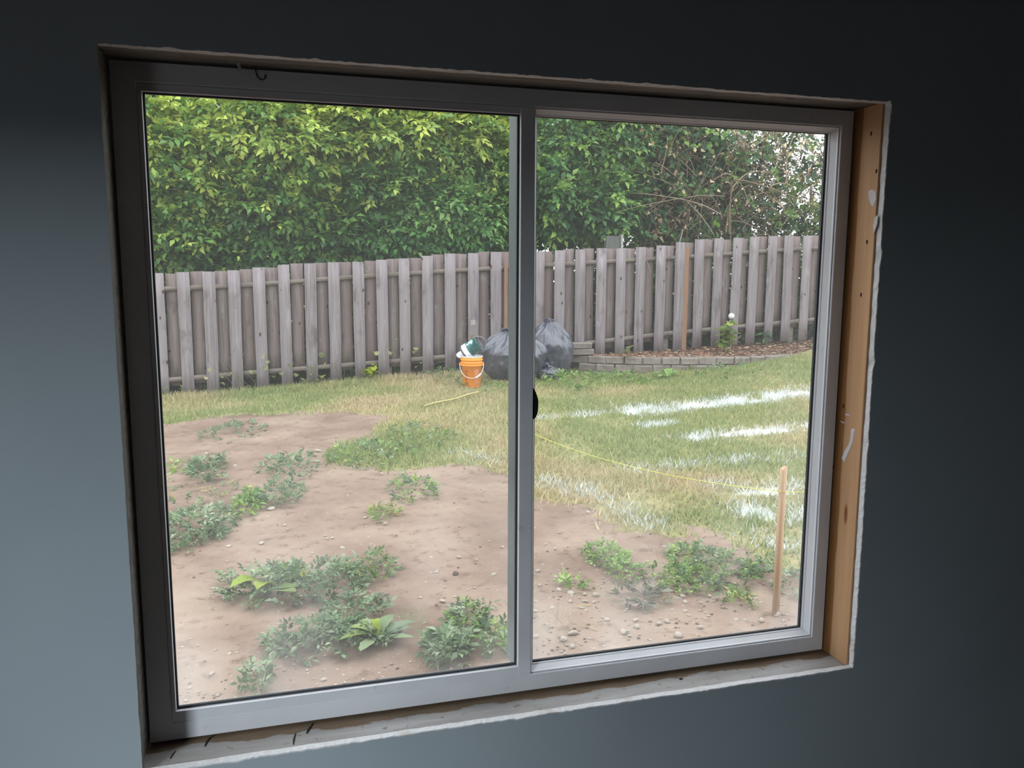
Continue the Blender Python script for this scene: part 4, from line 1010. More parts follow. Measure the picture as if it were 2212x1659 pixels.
tag(link('lath_strip', np_mesh('lath_strip', V - a, None, Q, M['lath']), None, a), 'thin straw-coloured lath lying on the grass before the orange bucket', 'lath')

# ------------------------------------------------------------------ garden lights
def garden_light(label, px, py, y, r, dark):
    p = at_y(px, py, y); zb = float(np.interp(p[0], [4.6, 6.2, 8, 9.2], [-.60, -.555, -.50, -.45])) - .01
    root = empty('garden_light', (p[0], y, zb)); tag(root, label, 'garden light'); h = p[2] - zb
    bm = bmesh.new(); bmesh.ops.create_uvsphere(bm, u_segments=20, v_segments=12, radius=r)
    if dark:
        for v in bm.verts:
            v.co.z *= .62 if v.co.z > 0 else .8
    me = bpy.data.meshes.new('globe'); bm.to_mesh(me); bm.free(); me.materials.append(M['globe_d'] if dark else M['globe'])
    for q_ in me.polygons: q_.use_smooth = True
    link('globe', me, root, (0, 0, h))
    V, Q, T = lathe([(.4 * r, h - 1.15 * r), (.62 * r, h - 1.1 * r), (.7 * r, h - .78 * r), (.5 * r, h - .7 * r)], 16); link('collar', np_mesh('collar', V, None, Q, M['globe_d'], smooth=True), root)
    V, Q = tube([(0, 0, 0), (0, 0, max(h - 1.1 * r, .02))], .008, 6); link('spike', np_mesh('spike', V, None, Q, M['steel']), root)
garden_light('white globe garden light rising above the young leafy plant', 1580, 683, 10.62, .052, False)
garden_light('low dark-capped garden light half hidden behind the leafy plant', 1560, 738, 10.72, .045, True)

# ------------------------------------------------------------------ plants of the yard
def leafy(name, label, c, stems, cat='plant', col=(Lc(150, 180, 80),), group=None):
    """a plant with a few stems whose leaves are parts; stems: list of (height, lean x, lean y, n leaves, leaf length, leaf width)"""
    root = empty(name, c); tag(root, label, cat, group); mes = {}
    for h, lx, ly, n, L_, W_ in stems:
        q_ = np.linspace(0, 1, 7)[:, None]; pth = np.array([0, 0, -.03]) + np.array([lx, ly, h + .03]) * q_ + np.array([0, 0, .0]) * q_
        S_ = Soup(); V, Q = tube(pth, np.linspace(.007, .003, 7) * max(.6, min(1.4, h * 2)), 5); S_.add(V, Q, col=np.array(col[0]) * .8); link('stem', S_.mesh('stem', M['bark']), root)
        for k in range(n):
            t = (.25 + .75 * (k + 1) / n); p = np.array([lx * t, ly * t, h * t]); a = k * 2.4 + RNG.normal(0, .3)
            key = (L_, W_, k % len(col))
            if key not in mes:
                lv_, lt_ = lobed(L_, W_); mes[key] = np_mesh('leaf', lv_, lt_, None, M['leaf'], np.tile(np.array(col[k % len(col)][:3]), (len(lv_), 1)))
            o = link('leaf', mes[key], root, Vector(p)); o.rotation_euler = (RNG.uniform(-.5, .45), RNG.normal(0, .25), a); s_ = RNG.uniform(.75, 1.15); o.scale = (s_, s_, s_)
    return root
def lobed(L_, W_):
    V = [(0, 0, 0), (0, .5 * L_, -.02 * L_), (-.32 * W_, .06 * L_, .02), (-.52 * W_, .36 * L_, .03), (-.3 * W_, .5 * L_, .015), (-.36 * W_, .78 * L_, .0), (0, L_, -.12 * L_), (.36 * W_, .78 * L_, .0), (.3 * W_, .5 * L_, .015), (.52 * W_, .36 * L_, .03), (.32 * W_, .06 * L_, .02)]
    ring = [0, 2, 3, 4, 5, 6, 7, 8, 9, 10]
    return np.array(V), np.array([(1, ring[(i + 1) % 10], ring[i]) for i in range(10)])
def bedz(x): return float(np.interp(x, [4.6, 5.2, 6.2, 7.1, 8, 9.2, 10], [-.60, -.60, -.565, -.525, -.495, -.45, -.41]))
yg = (Lc(176, 204, 96), Lc(152, 186, 84), Lc(196, 208, 100), Lc(134, 170, 84))
p = at_y(1578, 760, 10.5); leafy('young_vine', 'young yellow-green leafy vine growing in the mulch beside the white globe', (p[0], 10.66, bedz(p[0]) - .02), [(.52, .05, -.05, 16, .17, .16), (.36, -.08, -.04, 10, .15, .15), (.30, .10, -.06, 8, .15, .14)], 'plant', yg)
p = at_y(1637, 740, 11.2); leafy('blade_plant', 'upright green bladed plant growing through the fence gap', (p[0], float(fy(p[0])) - .08, bedz(p[0]) - .02), [(.28, .02, 0, 5, .2, .05), (.22, -.03, 0, 4, .18, .05)], 'plant', (Lc(84, 134, 84), Lc(110, 160, 100)))
p = at(800, 824); leafy('seedling', 'bright lime-green seedling growing against the foot of the fence', (p[0], 11.05, float(gz(p[0], 11.05))), [(.26, .05, -.03, 6, .13, .13), (.20, -.07, -.03, 5, .12, .12)], 'plant', (Lc(198, 212, 60), Lc(176, 200, 62)))
for k, (px, n, lb) in enumerate(((705, 20, 'thin bindweed with small pale round leaves climbing the fence boards'), (520, 15, 'sparse bindweed with pale leaves in the fence gap by the end boards'), (875, 7, 'few bindweed leaves at the fence foot near the bucket'))):
    c_ = at_y(px, 800, 11.14); c_[2] = float(gz(c_[0], 11.1)); root = empty('bindweed', (c_[0], 11.08, c_[2])); tag(root, lb, 'vine')
    lv_, lt_ = lobed(.075, .085); mes = [np_mesh('leaf', lv_, lt_, None, M['leaf'], np.tile(np.array(c[:3]), (11, 1))) for c in (Lc(186, 192, 134), Lc(158, 172, 108), Lc(204, 206, 156))]
    S_ = Soup()
    for j in range(5):
        q_ = np.linspace(0, 1, 8)[:, None]; e = np.array([RNG.normal(0, .35), .0, RNG.uniform(.2, .8)]); V, Q = tube(np.array([RNG.normal(0, .1), 0, -.02]) + e * q_ + np.array([.08, 0, 0]) * np.sin(q_ * 7), .0028, 4); S_.add(V, Q, col=Lc(140, 132, 92))
    o = link('stems', S_.mesh('stems', M['bark']), root)
    for j in range(n):
        o = link('leaf', mes[j % 3], root, (RNG.normal(0, .38), RNG.normal(0, .02), abs(RNG.normal(0, .22)) + .03)); o.rotation_euler = (RNG.uniform(.6, 1.6), RNG.normal(0, .4), RNG.uniform(0, 6.3)); s_ = RNG.uniform(.7, 1.2); o.scale = (s_,) * 3
p = at_y(1356, 764, 10.55); root = empty('dead_leaf', (p[0], 10.55, bedz(p[0]) + .01)); tag(root, 'curled brown dead leaf cluster lying on the mulch under the fence', 'leaf')
for j, (c, ax_, ay_, az_) in enumerate(((Lc(186, 158, 116), .9, .2, .3), (Lc(96, 104, 66), .5, -.4, 1.6), (Lc(150, 120, 84), .2, .5, 3.0), (Lc(120, 126, 80), 1.1, .1, -1.2))):
    lv_, lt_ = leaf_t(.2, .11, .5, .4); o = link('leaf_blade', np_mesh('leaf_blade', lv_, lt_, None, M['leaf'], np.tile(np.array(c[:3]), (5, 1))), root, (0, 0, .02 + .015 * j)); o.rotation_euler = (ax_, ay_, az_)

# weeds: leaf rosettes, clover mats and grass tufts standing in the dirt
T_clover = [sprig_t(5, .05, .038, .034, 300 + k, 1.6, .05, .05) for k in range(5)]
T_weed = [sprig_t(6, .08, .075, .032, 320 + k, 1.2) for k in range(5)]
T_blade = []
for k in range(6):
    r = np.random.default_rng(k + 400); w_ = .0055; c = r.uniform(.15, .55)
    T_blade.append((np.array([(-w_, 0, 0), (w_, 0, 0), (w_ * .7, .55, -.5 * .25 * c), (-w_ * .7, .55, -.5 * .25 * c), (0, 1.0, -c * .5)]), np.array([(0, 1, 2), (0, 2, 3), (3, 2, 4)]), np.zeros(5, int)))
def clump(name, label, px, py, rx, ry, n, kind, cols, h=.05, cat='weed', big=0, group=None):
    """kind: list of (template, share, part name, size); rx, ry: half extent as seen in the photograph, turned into metres on the ground"""
    c = at(px, py); dd_ = np.linalg.norm(c - CP); el = (CP[2] - c[2]) / dd_; n = int(PI * rx * ry * .034 * n / 400); rx = rx * dd_ / FPX; ry = ry * dd_ / FPX / el
    root = empty(name, c); tag(root, label, cat, group)
    for T, share, nm, sz in kind:
        m_ = int(n * share); a = RNG.uniform(0, 2 * PI, m_); rr = RNG.random(m_) ** .6
        k = .75 + .5 * fbm(np.cos(a) * 1.6 + px, np.sin(a) * 1.6 + py, 5, 2)
        x = c[0] + rx * rr * k * np.cos(a); y = c[1] + ry * rr * k * np.sin(a); ht = h * (1 - .6 * rr ** 2)
        P = np.stack([x, y, gz(x, y) + .005], 1)
        if T is T_blade:
            D = np.stack([RNG.normal(0, .45, m_) + .5 * np.cos(a) * rr, RNG.normal(0, .45, m_) + .5 * np.sin(a) * rr, np.full(m_, 1.0)], 1); U = RNG.normal(0, 1, (m_, 3)); S_ = h * 1.25 * RNG.uniform(.5, 1.2, m_) * (1 - .4 * rr ** 2)
        else:
            P[:, 2] += RNG.random(m_) * ht; D = np.stack([np.cos(a) * .7 + RNG.normal(0, .5, m_), np.sin(a) * .7 + RNG.normal(0, .5, m_), np.full(m_, .35)], 1); U = np.tile([0, 0, 1.0], (m_, 1)) + RNG.normal(0, .3, (m_, 3)); S_ = .52 * sz * RNG.uniform(.7, 1.25, m_)
        V, F_, K_ = scatter(T, P, frames(D, U), S_, palette(cols, m_))
        o = link(nm, np_mesh(nm, V - c, F_, None, M['leaf'] if T is not T_blade else M['blade'], K_), root); o['kind'] = 'stuff'
    return root, c
def big_leaves(root, spec):
    """long single leaves of a dock or dandelion: (heading, lift, length, width, colour, offset)"""
    for hd, lift, L_, W_, c, off in spec:
        n = 6; V = []
        for i in range(n + 1):
            t = i / n; wv = W_ / 2 * (math.sin(PI * min(1, .12 + t * .88)) ** .7) * (1 + .12 * math.sin(i * 2.6)) if i < n else .002
            z = L_ * math.sin(lift) * (t - .75 * t * t * (1 if lift > .3 else .3)); y = L_ * math.cos(lift) * t
            V += [(-wv, y, z + .18 * wv), (0, y, z), (wv, y, z + .18 * wv)]
        Q = [(i * 3 + j, i * 3 + j + 1, i * 3 + j + 4, i * 3 + j + 3) for i in range(n) for j in range(2)]
        o = link('leaf', np_mesh('leaf', V, None, Q, M['leaf'], np.tile(np.array(c[:3]) * 1.15, (len(V), 1)), True), root, (off[0], off[1], .035)); o.rotation_euler = (0, 0, hd)
Lw = lambda r, g, b: lin(r, g, b, KG * 1.45)
wd_b = [(Lw(98, 124, 88), 1.2), (Lw(118, 144, 102), 1.2), (Lw(140, 160, 122), 1), (Lw(84, 108, 80), .8), (Lw(156, 172, 140), .5)]
wd_g = [(Lw(112, 146, 76), 1.2), (Lw(136, 168, 84), 1.2), (Lw(92, 124, 66), .8), (Lw(160, 184, 104), .6)]
wd_l = [(Lw(128, 164, 82), 1.2), (Lw(148, 180, 94), 1.2), (Lw(104, 142, 66), 1), (Lw(172, 192, 120), .4)]
wd_y = [(Lw(150, 150, 90), 1), (Lw(176, 168, 110), 1), (Lw(128, 140, 80), .8)]
cw = [(T_weed, .6, 'leaves', 1.0), (T_blade, .4, 'blades', 1)]; cc = [(T_clover, .8, 'leaves', 1.0), (T_blade, .2, 'blades', 1)]; cg = [(T_blade, 1.0, 'blades', 1)]; cm = [(T_clover, .4, 'leaves', 1), (T_weed, .3, 'weed_leaves', 1), (T_blade, .3, 'blades', 1)]
clump('weed_patch', 'greyish green weed patch at the far edge of the bare dirt', 503, 935, 62, 20, 430, cw, wd_b, .08)
clump('weed_patch', 'single rounded green weed on the dirt near the dark window stile', 447, 1022, 27, 20, 430, [(T_weed, 1, 'leaves', 1.5)], wd_b, .10)
clump('weed_patch', 'bright weed strip against the window stile, far along the dirt', 362, 1030, 22, 30, 430, cm, wd_l, .06)
clump('weed_patch', 'low sprawling weed patch in the middle of the far dirt', 628, 1015, 62, 28, 430, cw, wd_b, .08)
clump('weed_patch', 'feathery grass weed beside a tan stone on the dirt', 605, 1075, 50, 28, 430, cw, wd_b, .10)
clump('weed_patch', 'wide weed patch spilling from the window stile onto dirt', 415, 1150, 85, 40, 420, cw, wd_b, .10)
clump('weed_patch', 'small bright-leaved weed between the tan stone and the window stile', 535, 1097, 24, 20, 430, [(T_weed, 1, 'leaves', 1.3)], wd_g, .08)
clump('weed_patch', 'thin pale creeping weeds on dirt near the window stile', 455, 1075, 80, 40, 140, cm, wd_y + wd_b, .04)
clump('weed_patch', 'small weed patch on dirt close to the mullion', 893, 1060, 52, 26, 430, cm, wd_b + wd_g, .06)
clump('weed_patch', 'tiny yellow-green tuft with a pebble on the open dirt', 832, 1115, 22, 18, 430, cw, wd_g + wd_y, .07)
r0, c0 = clump('weed_patch', 'broad weed mound with big dock leaves on the near dirt', 640, 1272, 150, 36, 330, cw, wd_b, .12)
for k, (dx, dy) in enumerate(((-.18, .02), (.05, .05))): pass
big_leaves(r0, [(2.2, .75, .30, .11, Lc(168, 190, 72), (-.16, .02)), (2.7, .95, .24, .10, Lc(176, 192, 70), (-.14, -.04)), (-2.6, .3, .32, .10, Lc(140, 164, 96), (-.16, -.05)), (.4, .7, .22, .09, Lc(182, 196, 60), (.0, .06)), (1.2, .8, .24, .1, Lc(120, 146, 84), (-.08, .05)), (-2.2, .3, .28, .1, Lc(132, 158, 100), (-.2, -.06)), (-.5, .6, .22, .09, Lc(112, 138, 90), (-.08, -.05)), (.9, .8, .2, .08, Lc(196, 204, 70), (.05, .08))])
clump('weed_patch', 'leafy weed patch with white specks just above the window sill', 690, 1392, 112, 30, 330, cw, wd_b, .09)
clump('weed_patch', 'clover-like weeds joining the two big near weed mounds', 765, 1330, 62, 34, 280, cm, wd_b, .08)
clump('weed_patch', 'small leafy weed at the back of the big near mound', 805, 1232, 52, 24, 330, cm, wd_b + wd_g, .08)
clump('weed_patch', 'bright grassy tuft behind the dandelion rosette', 885, 1348, 36, 26, 600, cg, wd_l, .08)
r1, c1 = clump('dandelion_rosette', 'dandelion rosette with long pale spreading leaves on near dirt', 815, 1388, 25, 15, 430, [(T_weed, 1, 'leaves', 1.0)], wd_b, .05, cat='plant')
big_leaves(r1, [(.12, 1.25, .20, .045, Lc(176, 198, 70), (0, 0)), (1.35, .8, .20, .055, Lc(168, 190, 116), (0, 0)), (1.9, .55, .22, .055, Lc(150, 176, 90), (0, 0)), (2.75, .2, .20, .06, Lc(160, 180, 136), (-.02, -.02)), (-2.2, .2, .16, .05, Lc(150, 172, 124), (.03, -.02)), (-1.2, .4, .2, .06, Lc(134, 158, 124), (.02, 0)), (-.6, .7, .2, .06, Lc(140, 164, 116), (.01, .01)), (.7, .9, .19, .05, Lc(160, 184, 110), (0, .01)), (-1.7, .3, .15, .05, Lc(126, 150, 116), (.02, 0))])
clump('weed_patch', 'scraggly weed behind the mullion foot with dry stems', 1018, 1350, 38, 25, 430, cw, wd_g + wd_b, .09)
clump('weed_patch', 'weed clump touching the mullion low in the fixed pane', 1066, 1388, 34, 30, 430, cw, wd_b + wd_g, .09)
clump('weed_patch', 'pale leafy weed nearest the sill in the fixed pane', 968, 1420, 34, 24, 430, [(T_weed, 1, 'leaves', 1.2)], wd_b, .08)
clump('weed_patch', 'faint grey-green sprig nearest the window stile corner', 553, 1485, 18, 22, 260, [(T_weed, 1, 'leaves', 1)], wd_b, .10)
clump('clover_patch', 'bright fresh green clover patch on the near dirt', 1310, 1208, 42, 24, 700, cc, wd_l, .07, 'clover')
clump('clover_patch', 'smaller bright clover patch on dirt before the larger clover', 1350, 1240, 36, 22, 600, cc, wd_l, .06, 'clover')
clump('weed_patch', 'small green weed in the cluster of pale stones', 1236, 1268, 20, 13, 430, cm, wd_l, .05)
clump('weed_patch', 'wispy grass tuft beside the cluster of pale stones', 1305, 1292, 15, 14, 600, cg, wd_g, .10)
clump('weed_patch', 'spreading weed patch on dirt beside the wooden stake', 1530, 1225, 85, 42, 330, cm, wd_g + wd_b, .06)
clump('weed_patch', 'low trailing weeds between the clover and the wooden stake', 1470, 1258, 70, 28, 430, cc, wd_g, .045)
clump('weed_patch', 'pale grassy tuft at the lawn edge behind the clover', 1440, 1195, 70, 30, 170, cg + [], wd_b + wd_y, .09)
clump('weed_patch', 'small yellow-green weed on dirt near the stake foot', 1590, 1302, 18, 18, 430, cm, wd_g + wd_y, .07)
clump('weed_patch', 'hazy green weed between the stake and the window stile', 1706, 1270, 40, 55, 200, cm, wd_b, .08)
clump('weed_patch', 'uprooted grey-green weed drying on the bare dirt', 1388, 1296, 50, 16, 160, [(T_weed, .7, 'leaves', 1.2), (T_blade, .3, 'blades', 1)], [(Lc(136, 140, 120), 1), (Lc(168, 170, 150), 1), (Lc(104, 104, 88), .7)], .05)
clump('dry_grass', 'dry straw tuft on stony dirt beside the mullion', 1210, 1345, 25, 20, 300, cg, [(Lc(186, 170, 140), 1), (Lc(150, 146, 110), 1)], .10, 'grass')
clump('dry_grass', 'thin dry tuft by the large pale stone near the sill', 1215, 1402, 15, 12, 400, cg, [(Lc(176, 170, 130), 1), (Lc(140, 144, 104), 1)], .10, 'grass')
clump('grass_tuft', 'lime-dusted grass tuft hanging over the dirt edge of the lawn', 1388, 1128, 52, 25, 800, cg, [(Lc(150, 170, 144), 1), (Lc(180, 194, 176), 1), (Lc(118, 142, 104), 1)], .10, 'grass')
clump('weed_patch', 'leafy weed patch on the lawn edge before the lath strip', 800, 985, 105, 28, 420, cm, wd_b + wd_g, .09)
clump('weed_patch', 'dark leafy weeds at the lawn edge where dirt begins', 900, 950, 90, 30, 320, cm, wd_b + wd_g, .09)
clump('weed_patch', 'leafy weed bed in front of the taller black bag', 1215, 830, 55, 20, 430, [(T_weed, .8, 'leaves', 1.6), (T_blade, .2, 'blades', 1)], wd_l + wd_g, .14)
clump('weed_patch', 'weeds growing along the foot of the block wall', 1330, 822, 60, 13, 430, [(T_weed, .8, 'leaves', 1.5), (T_blade, .2, 'blades', 1)], wd_g, .10)
clump('weed_patch', 'low weeds at the middle of the block wall foot', 1560, 803, 70, 12, 430, [(T_weed, .7, 'leaves', 1.3), (T_blade, .3, 'blades', 1)], wd_g + wd_b, .08)
clump('weed_patch', 'dark green weeds around the orange bucket', 975, 822, 38, 16, 430, [(T_weed, .7, 'leaves', 1.4), (T_blade, .3, 'blades', 1)], wd_g + wd_b, .16)
clump('weed_patch', 'weeds at the foot of the black bag beside the mullion', 1085, 845, 50, 12, 430, [(T_weed, .7, 'leaves', 1.2), (T_blade, .3, 'blades', 1)], wd_g, .10)
clump('weed_patch', 'tall weeds against the end fence boards by the window stile', 390, 838, 50, 24, 430, [(T_weed, .7, 'leaves', 1.4), (T_blade, .3, 'blades', 1)], wd_g + wd_y, .2)
clump('weed_patch', 'green grass growing over the far end of the block wall', 1715, 785, 45, 16, 500, cg, wd_g, .12)
clump('weed_patch', 'weeds among the last fence boards in view', 1735, 745, 35, 10, 430, [(T_weed, 1, 'leaves', 1.2)], wd_g, .2)
r2, c2 = clump('dock_plant', 'upright dock plant with long leaves before the block wall', 1443, 818, 15, 8, 430, [(T_weed, 1, 'leaves', 1.2)], wd_g, .06, 'plant')
big_leaves(r2, [(.2, 1.15, .34, .09, Lc(156, 192, 104), (0, 0)), (-.3, 1.2, .36, .09, Lc(140, 178, 92), (.03, 0)), (1.4, .7, .3, .09, Lc(170, 198, 120), (-.03, 0)), (-1.3, .8, .34, .08, Lc(150, 184, 110), (.03, 0)), (2.2, .4, .26, .1, Lc(180, 200, 140), (-.04, -.02)), (-2.0, .5, .25, .08, Lc(150, 182, 104), (.03, -.02)), (.7, 1.0, .34, .08, Lc(134, 172, 90), (0, .02))])

# lawn: short blades, one object nobody could count
N0 = 385000
x = RNG.uniform(-4.4, 10.6, N0); y = RNG.uniform(1.6, 11.25, N0)
g = grass_mask(x, y); keep = RNG.random(N0) < g * (0.35 + 0.65 * sstep((fbm(x * 2.2, y * 2.2, 61, 3) - .25) / .35))
bd = np.interp(x, wall_pts[:, 0], wall_pts[:, 1]); keep &= ~((x > 4.6) & (x < 9.9) & (y > bd - .03))
x, y = x[keep], y[keep]; n = len(x)
hgt = RNG.uniform(.03, .075, n) * (1 + .7 * (y > 10.7)); aa = RNG.uniform(0, 2 * PI, n); ln = RNG.normal(0, .45, (n, 2)) * hgt[:, None]
wdt = RNG.uniform(.005, .0095, n); z = gz(x, y) - .004
A = np.stack([x - np.cos(aa) * wdt, y - np.sin(aa) * wdt, z], 1); B = np.stack([x + np.cos(aa) * wdt, y + np.sin(aa) * wdt, z], 1); Cc = np.stack([x + ln[:, 0], y + ln[:, 1], z + hgt], 1)
V = np.stack([A, B, Cc], 1).reshape(-1, 3)
pt = fbm(x * .9, y * .9, 71, 3)[:, None] + RNG.normal(0, .10, (n, 1))
c_g, c_m, c_t = (np.array(Lc(*q_)[:3]) for q_ in ((182, 196, 130), (218, 212, 154), (236, 216, 174)))
tt = np.clip((pt - .38) / .36, 0, 1); col = np.where(tt < .5, c_g + (c_m - c_g) * tt * 2, c_m + (c_t - c_m) * (tt * 2 - 1)) * RNG.uniform(.85, 1.3, (n, 1))
li = lime_mask(x, y); wl_ = RNG.random(n) < li * 1.1; col[wl_] = np.array(lin(236, 240, 238, .8)[:3]); du = (~wl_) & (RNG.random(n) < li * 1.6); col[du] = col[du] * .5 + np.array(Lc(196, 210, 200)[:3]) * .5
tag(link('lawn_grass', np_mesh('lawn_grass', V, np.arange(3 * n).reshape(-1, 3), None, M['blade'], np.repeat(col, 3, axis=0))), 'short patchy yellow-green lawn with white lime streaks', 'grass', kind='stuff')

# ------------------------------------------------------------------ stones
def stone_me(seed, mat, flat=.62):
    r = np.random.default_rng(seed); bm = bmesh.new(); bmesh.ops.create_icosphere(bm, subdivisions=2, radius=1)
    ph = r.uniform(0, 6, 6)
    for v in bm.verts:
        k = 1 + .13 * math.sin(2.1 * v.co.x + ph[0]) + .12 * math.sin(2.7 * v.co.y + ph[1]) + .08 * math.sin(4 * v.co.z + 3 * v.co.x + ph[2])
        v.co = Vector((v.co.x * k * 1.15, v.co.y * k * .92, v.co.z * k * flat))
    me = bpy.data.meshes.new('stone'); bm.to_mesh(me); bm.free(); me.materials.append(mat)
    for q_ in me.polygons: q_.use_smooth = True
    return me
ST = [stone_me(k, M['pebble'], .55 + .06 * (k % 4)) for k in range(7)]; CL = [stone_me(50, M['clod'], .6)]
def stone(px, py, wpx, label, group=None, clod=False, cat='stone', name='pebble'):
    p = at(px, py); D = np.linalg.norm(p - CP); r = wpx / 2 * D / FPX / 1.12
    me = CL[0] if clod else ST[RNG.integers(0, 7)]
    o = link(name, me, None, (p[0], p[1], p[2] + r * .28)); o.scale = (r, r, r); o.rotation_euler = (RNG.normal(0, .15), RNG.normal(0, .15), RNG.uniform(0, 6.3))
    return tag(o, label, cat, group)
for px, py, wp, lb in ((586, 1101, 17, 'tan stone on dirt in front of the feathery grass weed'), (566, 1174, 12, 'pale egg-shaped stone alone on the open dirt before the tan stone'), (740, 1186, 12, 'round pale stone with dark underside on the open dirt'),
        (688, 976, 15, 'flat white stone at the lawn edge of the far dirt'), (833, 1133, 13, 'white stone just before the tiny yellow-green tuft'), (609, 1218, 10, 'small pale stone on dirt behind the big near weed mound'),
        (494, 1181, 11, 'small grey stone on dirt beside the wide weed patch'), (384, 998, 11, 'pale stone on the far dirt by the bright weed strip'), (993, 1205, 12, 'pale stone on dirt behind the dark soil clod'),
        (1066, 1243, 11, 'tan stone on dirt between the soil clod and the mullion'), (957, 1300, 13, 'flat white stone on dirt behind the dry-stemmed weed'), (1000, 1320, 22, 'wide grey-tan stone behind the weed by the mullion foot'),
        (1270, 1108, 11, 'pale stone at the lawn edge above the smooth dirt'), (1161, 1235, 12, 'lone tan stone on smooth dirt beside the mullion'), (1677, 1329, 16, 'round pale stone at the foot of the wooden stake'),
        (1465, 1375, 20, 'big pale wedge-shaped stone nearest the sill under the sliding sash'), (1217, 1383, 19, 'white rounded stone by the thin dry tuft near the sill'), (1154, 1379, 18, 'pale stone half hidden by the mullion foot'),
        (1236, 1370, 20, 'flat reddish-brown stone beside the white rounded stone'), (1346, 1367, 19, 'large tan stone midway along the near dirt'), (1233, 1283, 17, 'largest pale stone in the stone cluster by the small green weed'),
        (1262, 1285, 12, 'white stone second in the cluster by the small green weed'), (1286, 1287, 14, 'rounded stone under the wispy grass tuft in the cluster'), (1441, 1343, 14, 'smooth oval stone next to a smaller one on near dirt'), (1480, 1302, 13, 'tan stone on the dirt before the trailing weeds'),
        (718, 1163, 9, 'small white stone beside dark crumbs on the open dirt'), (1193, 1316, 14, 'pale stone behind the dry straw tuft')):
    stone(px, py, wp, lb)
stone(985, 1242, 18, 'dark brown soil clod on the open dirt', clod=True, cat='clod', name='soil_clod')
PEB = [(446, 981, 8), (508, 1008, 8), (437, 1022, 5), (826, 1023, 7), (788, 1119, 8), (615, 1135, 7), (702, 1158, 6), (707, 1165, 6), (797, 1161, 6), (602, 1206, 6), (534, 1231, 8), (461, 1272, 8), (458, 1283, 6), (602, 1322, 5), (932, 1206, 9), (943, 1237, 10), (1057, 1170, 7), (1014, 1160, 6), (1086, 1183, 8), (908, 1292, 8), (960, 1290, 6), (497, 1413, 10), (457, 1457, 12), (409, 1442, 8), (745, 1475, 9), (923, 1436, 12), (1025, 1270, 7), (1080, 1352, 12), (1046, 1366, 14), (440, 1500, 7), (520, 1460, 7), (700, 1470, 13), (411, 1487, 10), (1166, 1265, 8), (1200, 1186, 6), (1173, 1220, 5), (1208, 1276, 12), (1283, 1302, 10), (1232, 1300, 11), (1268, 1300, 9), (1157, 1322, 11), (1158, 1301, 9), (1181, 1262, 7), (1377, 1356, 13), (1372, 1341, 13), (1358, 1350, 8), (1360, 1374, 9), (1423, 1348, 12), (1452, 1319, 11), (1480, 1321, 11), (1488, 1330, 8), (1476, 1290, 14), (1511, 1357, 11), (1643, 1303, 9), (1590, 1342, 11), (1609, 1340, 8), (1645, 1342, 13), (1692, 1342, 8), (1533, 1288, 8), (1444, 1285, 7), (1330, 1343, 6), (1298, 1342, 7), (1310, 1340, 12), (1257, 1315, 12), (1236, 1398, 13), (1182, 1350, 7), (1530, 1332, 9), (1405, 1384, 9), (1460, 1268, 6)]
MARKS = [(447, 1022, 'the single rounded green weed'), (503, 935, 'the greyish weed patch on the far dirt'), (620, 1110, 'the tan stone on the open dirt'), (700, 1165, 'the dark crumbs on the open dirt'), (800, 1130, 'the tiny yellow-green tuft'),
         (560, 1220, 'the back edge of the big near weed mound'), (440, 1280, 'the window stile, beside the big weed mound'), (470, 1440, 'the dusty corner of the fixed pane'), (850, 1455, 'the sill, below the dandelion rosette'), (935, 1225, 'the dark soil clod'), (930, 1290, 'the flat white stone on the near dirt'),
         (1065, 1360, 'the weed clump touching the mullion'), (1065, 1175, 'the mullion on the open dirt'), (1180, 1200, 'the smooth dirt beside the mullion foot'), (1165, 1310, 'the mullion, behind the dry straw tuft'), (1250, 1300, 'the cluster of pale stones'), (1310, 1345, 'the large tan stone on near dirt'),
         (1375, 1355, 'the middle of the near stony dirt'), (1460, 1320, 'the smooth oval stone'), (1455, 1280, 'the uprooted drying weed'), (1530, 1350, 'the sill midway to the stake'), (1600, 1335, 'the small yellow-green weed by the stake'), (1660, 1330, 'the foot of the wooden stake'), (1240, 1390, 'the white rounded stone')]
near = {}
for px, py, wp in PEB:
    k = min(range(len(MARKS)), key=lambda i: math.hypot(MARKS[i][0] - px, MARKS[i][1] - py)); near.setdefault(k, []).append((wp, px, py))
ORD = ['largest', 'second largest', 'third largest', 'fourth largest', 'fifth largest', 'sixth largest', 'smallest']
CNT = ['', 'one', 'two', 'three', 'four', 'five', 'six', 'seven', 'eight', 'nine']
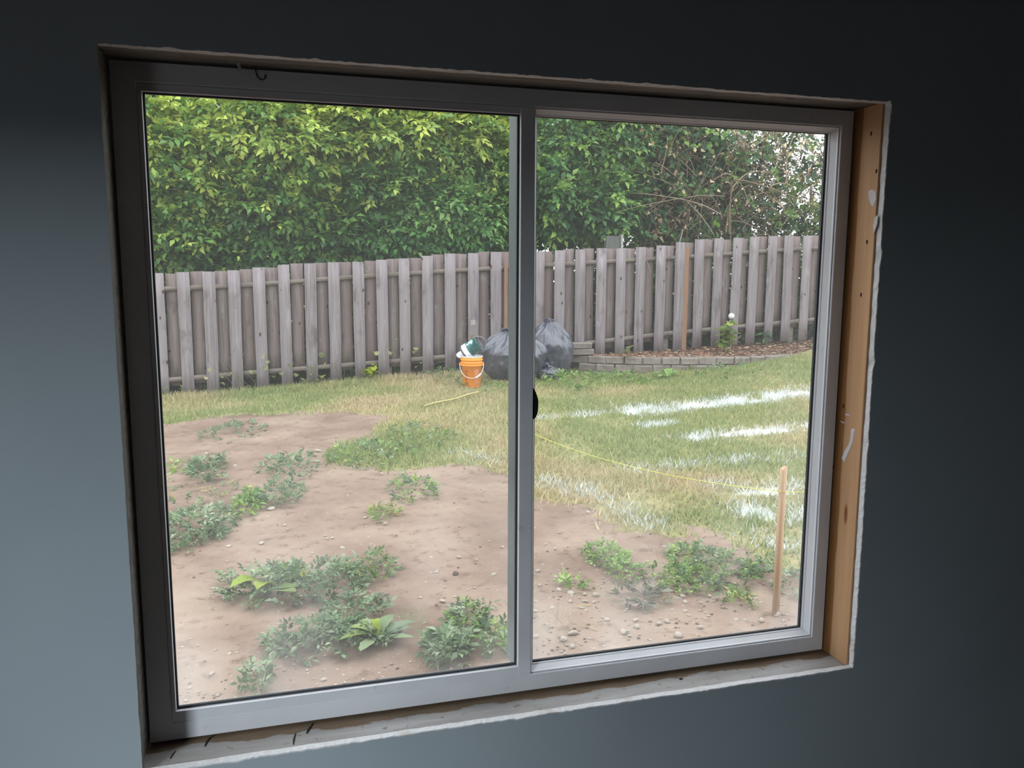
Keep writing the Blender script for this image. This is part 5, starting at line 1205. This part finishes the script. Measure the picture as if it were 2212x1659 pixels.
for k, L_ in near.items():
    L_.sort(reverse=True)
    for j, (wp, px, py) in enumerate(L_):
        n_ = len(L_)
        lb = f'lone small pebble near {MARKS[k][2]}' if n_ == 1 else f"{'larger' if j == 0 else 'smaller'} of two pebbles near {MARKS[k][2]}" if n_ == 2 else f"{'smallest' if j == n_ - 1 else ORD[j]} of {CNT[n_]} pebbles near {MARKS[k][2]}"
        stone(px, py, wp * (1.1 - .06 * j), lb, 'small pebbles on the bare dirt')
# gravel too fine to pick apart
gv = Soup(); tv, tf = [], []
bm = bmesh.new(); bmesh.ops.create_icosphere(bm, subdivisions=1, radius=1); iv = np.array([v.co[:] for v in bm.verts]); it = np.array([[v.index for v in f.verts] for f in bm.faces]); bm.free()
k = 0
while k < 1500:
    px, py = RNG.uniform(380, 1740), RNG.uniform(930, 1520)
    if RNG.random() > (.25 + .75 * (px > 1150) * (py > 1230) + .3 * (py > 1380)): continue
    p = at(px, py)
    if grass_mask(p[0:1], p[1:2])[0] > .5: k += 1; continue
    r = RNG.uniform(.003, .008); gv.add(iv * np.array([r * 1.3, r, r * .7]) * RNG.uniform(.8, 1.2, (12, 1)) + p + np.array([0, 0, r * .2]), (), it, [Lc(206, 190, 174), Lc(176, 152, 136), Lc(130, 108, 96), Lc(222, 212, 200)][RNG.integers(0, 4)]); k += 1
tag(link('fine_gravel', gv.mesh('fine_gravel', M['chips'])), 'fine gravel grit strewn over the bare dirt', 'gravel', kind='stuff')
# straw bits on the near dirt
for k, (px, py, L_, a_, lb) in enumerate(((1260, 1312, .09, .1, 'short pale straw lying on dirt below the stone cluster'), (1448, 1293, .10, -.05, 'long pale straw lying on dirt beside the uprooted weed'), (1425, 1266, .07, .02, 'short straw on dirt behind the uprooted weed'), (1275, 1360, .09, -.8, 'bent straw standing out on the near stony dirt'))):
    p = at(px, py); V, Q = tube([(-L_ / 2, 0, 0), (-.2 * L_, .004, .006), (.2 * L_, -.003, .007), (L_ / 2, 0, 0)], .0022, 4)
    o = tag(link('straw', np_mesh('straw', V, None, Q, M['lath']), None, (p[0], p[1], p[2] + .004)), lb, 'straw'); o.rotation_euler = (0, 0, a_)
